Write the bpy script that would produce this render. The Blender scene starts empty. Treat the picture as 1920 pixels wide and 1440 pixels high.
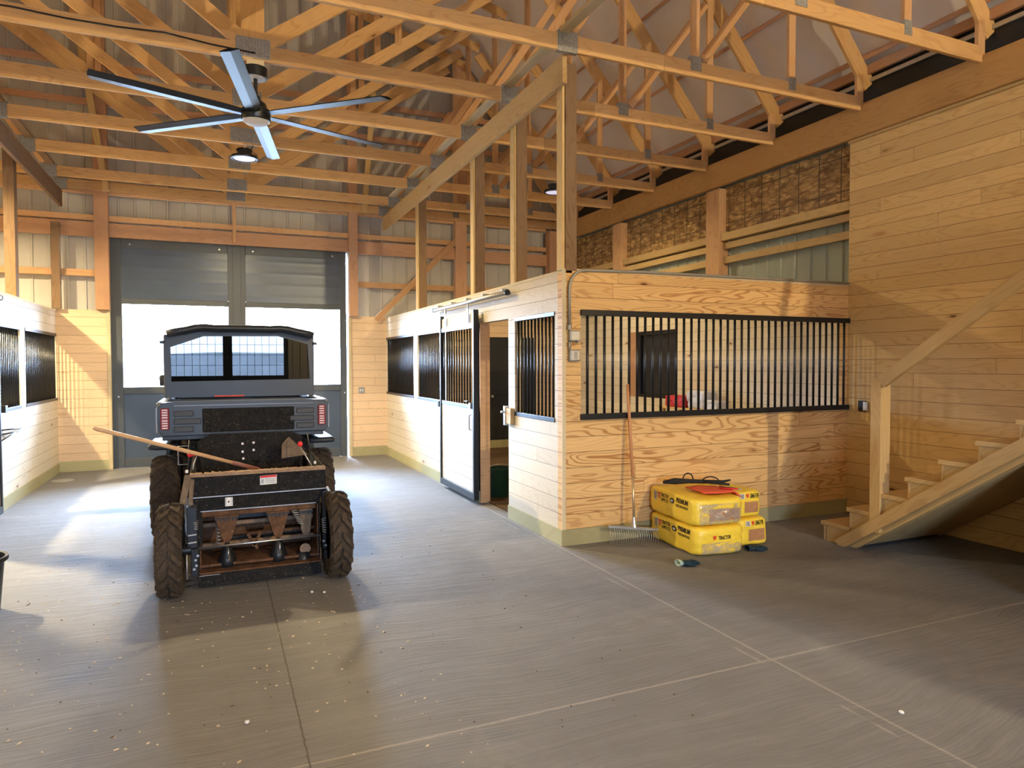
import bpy, bmesh, math, random
from mathutils import Vector, Matrix, Euler, noise
from mathutils.bvhtree import BVHTree
random.seed(7)
S = bpy.context.scene
COL = S.collection
PI = math.pi

# ---------------------------------------------------------------- camera, light, exposure
cam_d = bpy.data.cameras.new('camera'); cam = bpy.data.objects.new('camera', cam_d); COL.objects.link(cam)
F_PX, YAW, PITCH, ROLL = 1281.2, 0.4082, -0.02956, -0.002587
cam_d.sensor_width = 36.0; cam_d.lens = F_PX / 1920 * 36.0; cam_d.clip_start = 0.05; cam_d.clip_end = 500
cy_, sy_ = math.cos(YAW), math.sin(YAW)
fw = Vector((sy_*math.cos(PITCH), cy_*math.cos(PITCH), math.sin(PITCH)))
r0 = Vector((cy_, -sy_, 0)); u0 = r0.cross(fw)
rt = math.cos(ROLL)*r0 + math.sin(ROLL)*u0; up = -math.sin(ROLL)*r0 + math.cos(ROLL)*u0
cam.matrix_world = Matrix(((rt.x, up.x, -fw.x, 0), (rt.y, up.y, -fw.y, 0), (rt.z, up.z, -fw.z, 1.62), (0, 0, 0, 1)))
S.camera = cam
S.view_settings.view_transform = 'Standard'; S.view_settings.look = 'None'
S.view_settings.gamma = 1; S.view_settings.use_curve_mapping = False
S.view_settings.exposure = 0.38
S.cycles.max_bounces = 10; S.cycles.diffuse_bounces = 6; S.cycles.sample_clamp_indirect = 6.0

SKY = 125.0
W = bpy.data.worlds.new('sky'); S.world = W; W.use_nodes = True
wn = W.node_tree; wn.nodes.clear()
wo = wn.nodes.new('ShaderNodeOutputWorld'); wb = wn.nodes.new('ShaderNodeBackground')
wb.inputs[0].default_value = (0.52, 0.71, 1.0, 1); wb.inputs[1].default_value = SKY
tc = wn.nodes.new('ShaderNodeTexCoord'); sx = wn.nodes.new('ShaderNodeSeparateXYZ'); mrg = wn.nodes.new('ShaderNodeMapRange')
wn.links.new(tc.outputs['Generated'], sx.inputs[0]); wn.links.new(sx.outputs[1], mrg.inputs[0])
mrg.inputs[1].default_value = -.5; mrg.inputs[2].default_value = .5; mrg.inputs[3].default_value = SKY*.42; mrg.inputs[4].default_value = SKY
wn.links.new(mrg.outputs[0], wb.inputs[1])
wn.links.new(wb.outputs[0], wo.inputs[0])

def portal(x0, x1, z0, z1, y, flip=False):
    d = bpy.data.lights.new('window_portal', 'AREA'); d.shape = 'RECTANGLE'; d.size = x1-x0; d.size_y = z1-z0
    d.cycles.is_portal = True
    o = bpy.data.objects.new('window_portal', d); COL.objects.link(o)
    o.location = ((x0+x1)/2, y, (z0+z1)/2); o.rotation_euler = (PI/2 if flip else -PI/2, 0, 0)
portal(-1.33, 0.19, 1.28, 2.57, 12.33); portal(0.46, 2.0, 1.26, 2.57, 12.33)
portal(-1.33, 0.19, 1.28, 2.57, -7.65, True); portal(0.46, 2.0, 1.26, 2.57, -7.65, True)
LAMP_W = {'left_far': 640, 'mid_far': 190, 'right_far': 50, 'right_near': 1350, 'mid_near': 30, 'left_near': 12}
LAMP_COL = (1.0, 0.79, 0.45)

# ---------------------------------------------------------------- helpers
def P(o, label=None, cat=None, group=None, kind=None):
    if label: o['label'] = label
    if cat: o['category'] = cat
    if group: o['group'] = group
    if kind: o['kind'] = kind
    return o
def thing(name, label, cat, loc=(0, 0, 0), group=None):
    o = bpy.data.objects.new(name, None); COL.objects.link(o); o.location = loc; o.empty_display_size = .1
    return P(o, label, cat, group)
def root_loc(p):
    v = Vector((0, 0, 0))
    while p is not None: v += p.location; p = p.parent
    return v
def link(name, me, m, parent=None, mw=None):
    o = bpy.data.objects.new(name, me); COL.objects.link(o)
    if m is not None:
        me.materials.clear()
        for k in (m if isinstance(m, (list, tuple)) else [m]): me.materials.append(k)
    mw = mw or Matrix.Identity(4)
    if parent is not None:
        o.parent = parent
        pw = world_of(parent)
        o.matrix_basis = pw.inverted() @ mw
    else: o.matrix_basis = mw
    return o
def world_of(o):
    m = o.matrix_basis.copy(); p = o.parent
    while p is not None: m = p.matrix_basis @ m; p = p.parent
    return m
def bm_new(): return bmesh.new()
def box(bm, x0, x1, y0, y1, z0, z1, mi=0):
    v = [bm.verts.new(c) for c in ((x0,y0,z0),(x1,y0,z0),(x1,y1,z0),(x0,y1,z0),(x0,y0,z1),(x1,y0,z1),(x1,y1,z1),(x0,y1,z1))]
    for f in ((0,3,2,1),(4,5,6,7),(0,1,5,4),(1,2,6,5),(2,3,7,6),(3,0,4,7)):
        bm.faces.new([v[i] for i in f]).material_index = mi
    return v
def fin(name, bm, m, parent=None, mw=None, bevel=0, smooth=False, seg=2):
    if bevel:
        bmesh.ops.bevel(bm, geom=bm.edges[:], offset=bevel, segments=seg, affect='EDGES', profile=.5, clamp_overlap=True)
    me = bpy.data.meshes.new(name); bmesh.ops.recalc_face_normals(bm, faces=bm.faces[:]); bm.to_mesh(me); bm.free()
    if smooth:
        for p in me.polygons: p.use_smooth = True
    return link(name, me, m, parent, mw)
def bx(name, x0, x1, y0, y1, z0, z1, m, parent=None, bevel=0, smooth=False):
    """box whose origin sits at its centre"""
    c = Vector(((x0+x1)/2, (y0+y1)/2, (z0+z1)/2)); a, b, d = (x1-x0)/2, (y1-y0)/2, (z1-z0)/2
    bm = bm_new(); box(bm, -a, a, -b, b, -d, d)
    return fin(name, bm, m, parent, Matrix.Translation(c), bevel, smooth)
def lumber(name, p0, p1, w, h, m, parent=None, upv=(0, 0, 1), bevel=.003):
    """plank from p0 to p1; local X runs along the grain, w across, h along upv"""
    p0, p1 = Vector(p0), Vector(p1); d = p1-p0; L = d.length; X = d.normalized(); U = Vector(upv)
    Y = U.cross(X).normalized(); Z = X.cross(Y)
    mw = Matrix((( X.x, Y.x, Z.x, 0), (X.y, Y.y, Z.y, 0), (X.z, Y.z, Z.z, 0), (0, 0, 0, 1))); mw.translation = (p0+p1)/2
    bm = bm_new(); box(bm, -L/2, L/2, -w/2, w/2, -h/2, h/2)
    return fin(name, bm, m, parent, mw, bevel, seg=1)
def tube_bm(bm, pts, r, seg=10, closed=False):
    pts = [Vector(p) for p in pts]; n = len(pts); rings = []
    prev = None
    for i, p in enumerate(pts):
        a = pts[i-1] if (i > 0 or closed) else p; b = pts[(i+1) % n] if (i < n-1 or closed) else p
        t = (b-a).normalized()
        if prev is None:
            q = Vector((0, 0, 1)) if abs(t.z) < .9 else Vector((1, 0, 0)); u = t.cross(q).normalized()
        else:
            u = prev - t*prev.dot(t); u = u.normalized() if u.length > 1e-6 else t.orthogonal().normalized()
        prev = u; v = t.cross(u)
        rr = r[i] if isinstance(r, (list, tuple)) else r
        rings.append([bm.verts.new(p + rr*(math.cos(k*2*PI/seg)*u + math.sin(k*2*PI/seg)*v)) for k in range(seg)])
    for i in range(n if closed else n-1):
        A, B = rings[i], rings[(i+1) % n]
        for k in range(seg): bm.faces.new((A[k], A[(k+1) % seg], B[(k+1) % seg], B[k]))
    if not closed:
        bm.faces.new(rings[0][::-1]); bm.faces.new(rings[-1])
def tube(name, pts, r, m, parent=None, seg=10, closed=False):
    c = Vector(pts[0]); bm = bm_new(); tube_bm(bm, [Vector(p)-c for p in pts], r, seg, closed)
    return fin(name, bm, m, parent, Matrix.Translation(c), smooth=True)
def lathe_bm(bm, prof, seg=32, axis='Z', c=(0, 0, 0)):
    rings = []; c = Vector(c)
    for r, h in prof:
        ring = []
        for k in range(seg):
            a = 2*PI*k/seg; p = (r*math.cos(a), r*math.sin(a), h)
            if axis == 'X': p = (p[2], p[0], p[1])
            if axis == 'Y': p = (p[0], p[2], p[1])
            ring.append(bm.verts.new(c+Vector(p)))
        rings.append(ring)
    for A, B in zip(rings, rings[1:]):
        for k in range(seg): bm.faces.new((A[k], A[(k+1) % seg], B[(k+1) % seg], B[k]))
    if prof[0][0] > 1e-4: bm.faces.new(rings[0][::-1])
    if prof[-1][0] > 1e-4: bm.faces.new(rings[-1])
def lathe(name, prof, m, parent=None, loc=(0, 0, 0), seg=32, axis='Z', smooth=True):
    bm = bm_new(); lathe_bm(bm, prof, seg, axis); bmesh.ops.remove_doubles(bm, verts=bm.verts[:], dist=1e-5)
    o = fin(name, bm, m, parent, Matrix.Translation(loc), smooth=smooth)
    return autosm(o)
def autosm(o, ang=40):
    me = o.data
    try: me.set_sharp_from_angle(angle=math.radians(ang))
    except Exception: pass
    return o
def prism(name, pts, axis, a, b, m, parent=None, bevel=0, smooth=False):
    """polygon pts extruded along axis from a to b"""
    bm = bm_new()
    def mk(p, t): return {'X': (t, p[0], p[1]), 'Y': (p[0], t, p[1]), 'Z': (p[0], p[1], t)}[axis]
    cx = sum(p[0] for p in pts)/len(pts); cz = sum(p[1] for p in pts)/len(pts); mid = (a+b)/2
    c = Vector(mk((cx, cz), mid)); q = [(p[0]-cx, p[1]-cz) for p in pts]
    A = [bm.verts.new(mk(p, a-mid)) for p in q]; B = [bm.verts.new(mk(p, b-mid)) for p in q]
    bm.faces.new(A); bm.faces.new(B[::-1])
    for i in range(len(q)): j = (i+1) % len(q); bm.faces.new((A[i], B[i], B[j], A[j]))
    return fin(name, bm, m, parent, Matrix.Translation(c), bevel, smooth)
def holed(name, axis, t0, t1, u0, u1, z0, z1, holes, m, parent=None):
    """board wall with rectangular holes (u0,u1,z0,z1); axis is the wall normal. One mesh cut into cells."""
    us = sorted({u0, u1, *[h[0] for h in holes], *[h[1] for h in holes]}); zs = sorted({z0, z1, *[h[2] for h in holes], *[h[3] for h in holes]})
    us = [u for u in us if u0 <= u <= u1]; zs = [z for z in zs if z0 <= z <= z1]
    bm = bm_new(); vc = {}
    def V(i, j, t):
        k = (i, j, t)
        if k not in vc:
            p = (t, us[i], zs[j]) if axis == 'X' else (us[i], t, zs[j]); vc[k] = bm.verts.new(p)
        return vc[k]
    def solid(i, j):
        if not (0 <= i < len(us)-1 and 0 <= j < len(zs)-1): return False
        cu, cz = (us[i]+us[i+1])/2, (zs[j]+zs[j+1])/2
        return not any(h[0] < cu < h[1] and h[2] < cz < h[3] for h in holes)
    for i in range(len(us)-1):
        for j in range(len(zs)-1):
            if not solid(i, j): continue
            for t in (t0, t1): bm.faces.new((V(i, j, t), V(i+1, j, t), V(i+1, j+1, t), V(i, j+1, t)))
            for di, dj, e in ((-1, 0, ((i, j), (i, j+1))), (1, 0, ((i+1, j), (i+1, j+1))), (0, -1, ((i, j), (i+1, j))), (0, 1, ((i, j+1), (i+1, j+1)))):
                if not solid(i+di, j+dj): bm.faces.new((V(*e[0], t0), V(*e[1], t0), V(*e[1], t1), V(*e[0], t1)))
    return fin(name, bm, m, parent)
def copy_tree(o, parent=None):
    c = o.copy(); COL.objects.link(c); c.parent = parent
    if parent is not None: c.matrix_parent_inverse = o.matrix_parent_inverse.copy()
    for ch in list(o.children): copy_tree(ch, c)
    return c
def copy_thing(o, loc, label, rz=None):
    c = copy_tree(o); c.location = loc; c['label'] = label
    if rz is not None: c.rotation_euler = (0, 0, rz)
    return c

# ---------------------------------------------------------------- material helpers
class MT:
    def __init__(s, name):
        s.m = bpy.data.materials.new(name); s.m.use_nodes = True; s.nt = s.m.node_tree; s.b = s.nt.nodes['Principled BSDF']
    def n(s, t, ins=None, **kw):
        n = s.nt.nodes.new(t)
        for k, v in kw.items(): setattr(n, k, v)
        for k, v in (ins or {}).items(): s.set(n.inputs[k], v)
        return n
    def set(s, sock, v):
        if hasattr(v, 'is_output'): s.nt.links.new(v, sock)
        elif isinstance(v, (tuple, list)) and sock.type == 'RGBA' and len(v) == 3: sock.default_value = (*v, 1)
        else: sock.default_value = v
    def math(s, op, a, b=0.0, c=None):
        n = s.n('ShaderNodeMath', {0: a, 1: b}, operation=op)
        if c is not None: s.set(n.inputs[2], c)
        return n.outputs[0]
    def mix(s, f, a, b):
        n = s.n('ShaderNodeMix', data_type='RGBA'); s.set(n.inputs[0], f); s.set(n.inputs[6], a); s.set(n.inputs[7], b); return n.outputs[2]
    def mul(s, a, b):
        n = s.n('ShaderNodeMix', data_type='RGBA', blend_type='MULTIPLY'); s.set(n.inputs[0], 1.0); s.set(n.inputs[6], a); s.set(n.inputs[7], b); return n.outputs[2]
    def vec(s, x, y, z): return s.n('ShaderNodeCombineXYZ', {0: x, 1: y, 2: z}).outputs[0]
    def noise(s, v, scale=1, detail=3, rough=.55, dist=0):
        return s.n('ShaderNodeTexNoise', {'Vector': v, 'Scale': scale, 'Detail': detail, 'Roughness': rough, 'Distortion': dist}).outputs[0]
    def mr(s, v, a, b, c=0, d=1): return s.n('ShaderNodeMapRange', {0: v, 1: a, 2: b, 3: c, 4: d}).outputs[0]
    def sep(s, v): return s.n('ShaderNodeSeparateXYZ', {0: v}).outputs
    def pos(s): return s.n('ShaderNodeNewGeometry').outputs['Position']
    def obj(s): return s.n('ShaderNodeTexCoord').outputs['Object']
    def bump(s, h, st=.3, d=.01):
        s.set(s.b.inputs['Normal'], s.n('ShaderNodeBump', {'Height': h, 'Strength': st, 'Distance': d}).outputs[0])
    def fin(s, col=None, rough=.6, metal=0, spec=.4):
        if col is not None: s.set(s.b.inputs['Base Color'], col)
        s.set(s.b.inputs['Roughness'], rough); s.set(s.b.inputs['Metallic'], metal); s.set(s.b.inputs['Specular IOR Level'], spec)
        return s.m
def plain(name, col, rough=.6, metal=0, spec=.4, var=.12, scale=8):
    t = MT(name); v = t.obj(); nz = t.noise(v, scale, 4)
    c = t.mix(nz, tuple(x*(1-var) for x in col), tuple(min(1, x*(1+var)) for x in col))
    return t.fin(c, rough, metal, spec)
def wood_core(t, L, H, Q, light, dark, ring=.55, knots=.5):
    """L along the grain, H across, Q a per-board random value"""
    q = t.math('MULTIPLY', Q, 37.0)
    big = t.noise(t.vec(t.math('MULTIPLY', L, .62), t.math('MULTIPLY', H, 4.2), q), 1.0, 2, .5, .1)
    rg = t.math('SINE', t.math('MULTIPLY', big, 125.0)); rg = t.mr(rg, .25, 1.0, 0, 1)
    fine = t.noise(t.vec(t.math('MULTIPLY', L, 3.0), t.math('MULTIPLY', H, 110.0), q), 1.0, 3)
    bigm = t.mr(t.noise(t.vec(L, t.math('MULTIPLY', H, 3.0), q), .7, 2), .35, .7, .25, 1)
    f = t.math('MULTIPLY', rg, t.math('MULTIPLY', bigm, ring))
    f = t.math('ADD', f, t.math('MULTIPLY', t.math('SUBTRACT', fine, .5), .45))
    c = t.mix(f, light, dark)
    kn = t.n('ShaderNodeTexVoronoi', {'Vector': t.vec(t.math('MULTIPLY', L, 1.6), t.math('MULTIPLY', H, 5.0), q), 'Scale': 1.0})
    kr = t.n('ShaderNodeSeparateColor', {0: kn.outputs['Color']}).outputs[0]
    kd = t.math('ADD', kn.outputs['Distance'], t.math('MULTIPLY', t.math('LESS_THAN', kr, 1-knots), 5.0))
    c = t.mix(t.mr(kd, .05, .20, .55, 0), c, (dark[0]*.8, dark[1]*.6, dark[2]*.5))
    c = t.mix(t.mr(kd, .03, .075, .9, 0), c, (.06, .022, .01))
    return c, f
def boards(name, axis, light, dark, bh=.138, z0=0.0, ring=.55, knots=.35, gap=.018, tint=.25):
    t = MT(name); x, y, z = t.sep(t.pos())
    L = x if axis == 'X' else y
    hz = t.math('DIVIDE', t.math('SUBTRACT', z, z0), bh); row = t.math('FLOOR', hz); fr = t.math('FRACT', hz)
    off = t.n('ShaderNodeTexWhiteNoise', {'W': row}, noise_dimensions='1D').outputs[0]
    seg = t.math('FLOOR', t.math('DIVIDE', t.math('ADD', L, t.math('MULTIPLY', off, 9.0)), 3.6))
    Q = t.n('ShaderNodeTexWhiteNoise', {'Vector': t.vec(row, seg, 3.0)}, noise_dimensions='3D').outputs[0]
    c, f = wood_core(t, L, z, Q, light, dark, ring, knots)
    c = t.mul(c, t.mix(Q, (1-tint, 1-tint*1.15, 1-tint*1.3), (1.0, 1.0, 1.0)))
    edge = t.math('MINIMUM', fr, t.math('SUBTRACT', 1.0, fr)); g = t.mr(edge, gap*.5, gap*1.2, 0, 1)
    lf = t.math('FRACT', t.math('DIVIDE', t.math('ADD', L, t.math('MULTIPLY', off, 9.0)), 3.6)); e2 = t.math('MINIMUM', lf, t.math('SUBTRACT', 1.0, lf))
    g = t.math('MINIMUM', g, t.mr(e2, .0002, .0006, 0, 1))
    c = t.mix(g, tuple(v*.4 for v in dark), c)
    t.bump(t.math('ADD', g, t.math('MULTIPLY', f, .08)), .35, .004)
    return t.fin(c, .62, 0, .3)
def timber(name, light, dark, ring=.5, knots=.35, rough=.65, tint=.3):
    t = MT(name); x, y, z = t.sep(t.obj()); r = t.n('ShaderNodeObjectInfo').outputs['Random']
    H = t.math('ADD', z, t.math('MULTIPLY', y, .7))
    c, f = wood_core(t, x, H, r, light, dark, ring, knots)
    c = t.mul(c, t.mix(r, (1-tint, 1-tint*1.1, 1-tint*1.2), (1, 1, 1)))
    c = t.mix(t.mr(t.noise(t.vec(t.math('MULTIPLY', x, .8), H, r), 2.0, 3), .55, .8, 0, .35), c, tuple(v*.5 for v in dark))
    t.bump(f, .15, .003)
    return t.fin(c, rough, 0, .3)

PL, PD = (.66, .47, .26), (.40, .21, .075)
M = {}
M['front'] = boards('pine_boards_front', 'X', (.76, .50, .22), (.42, .18, .05), ring=1.0, knots=.2, tint=.14)  # same pine as the aisle, warm lamp light put into its gold
M['aisle'] = boards('pine_boards_aisle', 'Y', (.68, .61, .48), (.48, .37, .24), ring=.35, knots=.45, tint=.1)  # same pine made pale, cool daylight put into the colour
M['rightp'] = boards('pine_boards_right', 'Y', (.70, .49, .22), (.46, .26, .09), ring=.5, knots=.4, tint=.14)
M['far'] = boards('pine_boards_far', 'X', (.78, .58, .38), (.54, .34, .18), ring=.35, knots=.45, tint=.1)
M['inner'] = boards('pine_boards_inner', 'Y', (.78, .70, .56), (.54, .42, .27), ring=.3, knots=.6, tint=.1)  # palest copy of the pine, brightness of the lit lining put in
M['truss'] = timber('truss_lumber', (.78, .50, .22), (.52, .26, .09), knots=.45)
M['girt'] = timber('girt_lumber', (.70, .43, .22), (.48, .25, .11))
M['red'] = timber('reddish_lumber', (.58, .34, .20), (.40, .20, .10), knots=.4)
M['yellow'] = timber('yellow_lumber', (.68, .49, .22), (.46, .28, .10))
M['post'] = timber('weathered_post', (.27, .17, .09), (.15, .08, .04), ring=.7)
M['beam'] = timber('header_lumber', (.56, .32, .11), (.36, .17, .05), ring=.6, knots=.1)
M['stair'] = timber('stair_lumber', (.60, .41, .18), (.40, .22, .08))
M['treated'] = timber('treated_board', (.46, .43, .24), (.33, .27, .12), ring=.3)
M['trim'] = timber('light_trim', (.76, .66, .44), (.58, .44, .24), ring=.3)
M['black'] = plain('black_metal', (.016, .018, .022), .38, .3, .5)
M['blackp'] = plain('black_plastic', (.018, .019, .022), .45, 0, .4, .3, 20)
M['rubber'] = plain('dark_rubber', (.03, .028, .026), .85, 0, .2)
M['silver'] = plain('bright_steel', (.62, .64, .66), .3, .9)
M['galv'] = plain('galvanised_steel', (.50, .50, .49), .45, .7, .5, .25, 30)
M['grey'] = plain('grey_cast_metal', (.34, .34, .33), .5, .4, .5)
M['white'] = plain('white_paint', (.78, .78, .78), .5)
M['redp'] = plain('red_plastic', (.75, .03, .04), .4)
M['coral'] = plain('coral_vinyl', (.72, .10, .05), .45)
M['glassd'] = None

def m_gusset():
    t = MT('gusset_plate_steel'); x, y, z = t.sep(t.obj())
    w = t.math('SINE', t.math('MULTIPLY', x, 520.0)); n = t.noise(t.obj(), 60, 3)
    c = t.mix(t.mr(t.math('ADD', t.math('MULTIPLY', w, .35), n), .2, .9), (.16, .165, .165), (.52, .53, .53)); return t.fin(c, .5, .6)
M['gusset'] = m_gusset()
def m_steelwall(name, a, b):
    t = MT(name); v = t.pos(); n = t.noise(v, 2.2, 4); c = t.mix(n, a, b)
    return t.fin(c, .55, 0, .35)
M['steel_far'] = m_steelwall('grey_wall_steel', (.46, .445, .41), (.56, .54, .50))
M['steel_right'] = m_steelwall('green_grey_wall_steel', (.30, .34, .28), (.38, .41, .34))
def m_osb():
    t = MT('osb_sheathing'); v = t.pos(); x, y, z = t.sep(v)
    vv = t.vec(t.math('MULTIPLY', y, 9.0), t.math('MULTIPLY', z, 26.0), 0.0)
    d = t.n('ShaderNodeTexNoise', {'Vector': v, 'Scale': 7.0, 'Detail': 2.0}).outputs[1]
    va = t.n('ShaderNodeVectorMath', {0: vv, 1: d}, operation='ADD').outputs[0]
    va = t.n('ShaderNodeVectorMath', {0: va, 1: d}, operation='ADD').outputs[0]
    vo = t.n('ShaderNodeTexVoronoi', {'Vector': va, 'Scale': 1.1})
    k = t.n('ShaderNodeSeparateColor', {0: vo.outputs['Color']}).outputs[1]
    c = t.mix(k, (.20, .10, .035), (.60, .38, .14)); c = t.mix(t.mr(vo.outputs['Distance'], .3, .8, 0, .6), c, (.10, .05, .02))
    # straps of the wire mesh pressed over the sheets
    fy = t.math('FRACT', t.math('DIVIDE', y, .30)); fz = t.math('FRACT', t.math('DIVIDE', z, .37))
    g = t.math('MINIMUM', t.mr(t.math('ABSOLUTE', t.math('SUBTRACT', fy, .5)), .012, .03), t.mr(t.math('ABSOLUTE', t.math('SUBTRACT', fz, .5)), .008, .018))
    c = t.mix(g, (.07, .05, .03), c); return t.fin(c, .7)
M['osb'] = m_osb()
def m_concrete():
    t = MT('broom_finished_concrete'); v = t.pos(); x, y, z = t.sep(v)
    n1 = t.noise(v, .55, 4, .6); n2 = t.noise(v, 5.0, 5, .65)
    wob = t.math('ADD', y, t.math('MULTIPLY', t.noise(v, .8, 2), .35))
    st = t.noise(t.vec(t.math('MULTIPLY', x, 2.2), t.math('MULTIPLY', wob, 75.0), 0.0), 1.0, 4, .6)
    st2 = t.noise(t.vec(t.math('MULTIPLY', x, .8), t.math('MULTIPLY', wob, 14.0), 4.0), 1.0, 3, .6)
    c = t.mix(t.mr(n1, .3, .7), (.175, .175, .18), (.25, .248, .25))
    c = t.mix(t.mr(n2, .35, .7, 0, .35), c, (.15, .142, .135)); c = t.mix(t.mr(st, .35, .75, 0, .55), c, (.115, .11, .106))
    c = t.mix(t.mr(st2, .5, .8, 0, .25), c, (.31, .30, .285))
    c = t.mix(t.mr(t.noise(v, 1.3, 5, .7, .4), .58, .72, 0, .3), c, (.32, .29, .24))
    jit = t.math('MULTIPLY', t.math('SUBTRACT', t.noise(v, 24, 2), .5), .012)
    def ln(a, at, w0, w1): return t.mr(t.math('ABSOLUTE', t.math('ADD', t.math('SUBTRACT', a, at), jit)), w0, w1, 1, 0)
    pale = t.math('MAXIMUM', ln(x, 2.765, .004, .011), t.math('MAXIMUM', ln(y, 2.825, .004, .010), ln(y, -.4, .004, .010)))
    sc = t.math('MULTIPLY', ln(x, 2.69, .002, .012), t.mr(t.noise(v, 4, 3), .5, .62)); pale = t.math('MAXIMUM', pale, sc)
    c = t.mix(t.math('MULTIPLY', pale, .55), c, (.42, .39, .34))
    c = t.mix(t.math('MULTIPLY', ln(x, .325, .0015, .006), .8), c, (.06, .05, .042))
    h = t.math('ADD', t.math('MULTIPLY', st, .7), t.math('MULTIPLY', st2, .6)); t.bump(h, .9, .012)
    return t.fin(c, t.mr(n1, .3, .7, .62, .8), 0, .3)
M['floor'] = m_concrete()
M['dirt'] = plain('dirt_floor', (.10, .065, .04), .95, 0, .1, .35, 6)
def m_insul():
    t = MT('white_vinyl_insulation'); v = t.pos(); n = t.noise(v, 1.6, 4)
    c = t.mix(n, (.66, .62, .62), (.80, .76, .75)); t.bump(t.noise(v, 3.0, 3), .5, .06); return t.fin(c, .6, 0, .35)
M['insul'] = m_insul()
def m_mud(name, a, b, s=14):
    t = MT(name); v = t.obj(); n = t.noise(v, s, 6, .7); n2 = t.noise(v, s*4, 4, .7)
    c = t.mix(t.mr(n, .35, .65), a, b); c = t.mix(t.mr(n2, .6, .72, 0, .7), c, (.30, .22, .14)); t.bump(n2, .6, .01)
    return t.fin(c, .85, 0, .2)
M['mud_tire'] = m_mud('mud_caked_rubber', (.24, .175, .12), (.38, .28, .19))
M['mud_tire2'] = m_mud('dusty_rubber', (.09, .075, .06), (.16, .13, .10))
M['dark_groove'] = m_mud('tread_groove_dark', (.045, .034, .026), (.085, .062, .044), 22)  # darker tone between the tread lugs
M['rust'] = m_mud('rust_brown_metal', (.07, .036, .022), (.17, .085, .045), 9)
M['mud_black'] = m_mud('mud_specked_black_metal', (.010, .011, .014), (.022, .021, .021), 20)
M['mud_plate'] = m_mud('dusty_brown_plate', (.13, .095, .065), (.22, .165, .115), 10)
M['sawdust'] = m_mud('sawdust_crust', (.26, .17, .11), (.42, .29, .20), 40)
def m_glass(name, col, rough=.03):
    t = MT(name); nt = t.nt; nt.nodes.remove(t.b)
    out = [n for n in nt.nodes if n.type == 'OUTPUT_MATERIAL'][0]
    tr = t.n('ShaderNodeBsdfTransparent', {0: col}); gl = t.n('ShaderNodeBsdfGlossy', {0: (1, 1, 1), 1: rough})
    fr = t.n('ShaderNodeFresnel', {0: 1.45}); mx = t.n('ShaderNodeMixShader', {0: fr.outputs[0], 1: tr.outputs[0], 2: gl.outputs[0]})
    nt.links.new(mx.outputs[0], out.inputs[0]); return t.m
M['pane'] = m_glass('clear_pane', (.97, .98, 1, 1))
M['tint'] = m_glass('tinted_cab_glass', (.012, .010, .012, 1), 0.0)
M['tint2'] = m_glass('side_cab_glass', (.25, .26, .28, 1), .02)
def m_film():
    t = MT('clear_plastic_film'); nt = t.nt; nt.nodes.remove(t.b); out = [n for n in nt.nodes if n.type == 'OUTPUT_MATERIAL'][0]
    n = t.noise(t.obj(), 22, 4, .7, 1.0); f = t.mr(n, .35, .75, .15, .75)
    df = t.n('ShaderNodeBsdfDiffuse', {0: (.62, .60, .55, 1)}); gl = t.n('ShaderNodeBsdfGlossy', {0: (1, 1, 1, 1), 1: .2}); m1 = t.n('ShaderNodeMixShader', {0: .25, 1: df.outputs[0], 2: gl.outputs[0]})
    tr = t.n('ShaderNodeBsdfTransparent', {0: (.95, .95, .95, 1)}); m2 = t.n('ShaderNodeMixShader', {0: f, 1: tr.outputs[0], 2: m1.outputs[0]}); nt.links.new(m2.outputs[0], out.inputs[0]); return t.m
M['clearbag'] = m_film()
def m_emit(name, col, st):
    t = MT(name); t.set(t.b.inputs['Emission Color'], (*col, 1)); t.set(t.b.inputs['Emission Strength'], st); return t.fin(col, .4)

# ---------------------------------------------------------------- dimensions
XL, XR = -2.20, 2.80          # aisle faces of the two stall walls
XEL, XER = -5.60, 6.275       # outer walls
YF, YC, YB = 12.20, 5.352, -7.5
CX = .33                      # ridge

def struct(name, o_): o_.name = name; P(o_, kind='structure'); return o_

# ---- floor and ground
bm = bm_new(); box(bm, -6.2, 6.9, YB, YF+.12, -.15, 0); fin('floor', bm, M['floor'])['kind'] = 'structure'
tg = MT('pale_field'); gv = tg.pos()
ground_m = tg.fin(tg.mix(tg.noise(gv, .15, 5), (.62, .62, .58), (.78, .78, .75)), .9)
bm = bm_new(); box(bm, -120, 120, YF+.12, 160, -.3, -.12); box(bm, -60, 60, -60, YB, -.3, -.12); fin('ground', bm, ground_m)['kind'] = 'structure'
for (nm, x0, x1) in (('dirt_floor', 2.9, 6.27), ('dirt_floor', -5.6, -2.3)):
    o = bx(nm, x0, x1, 5.46, 12.16, .0, .012, M['dirt']); o['kind'] = 'structure'

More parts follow.
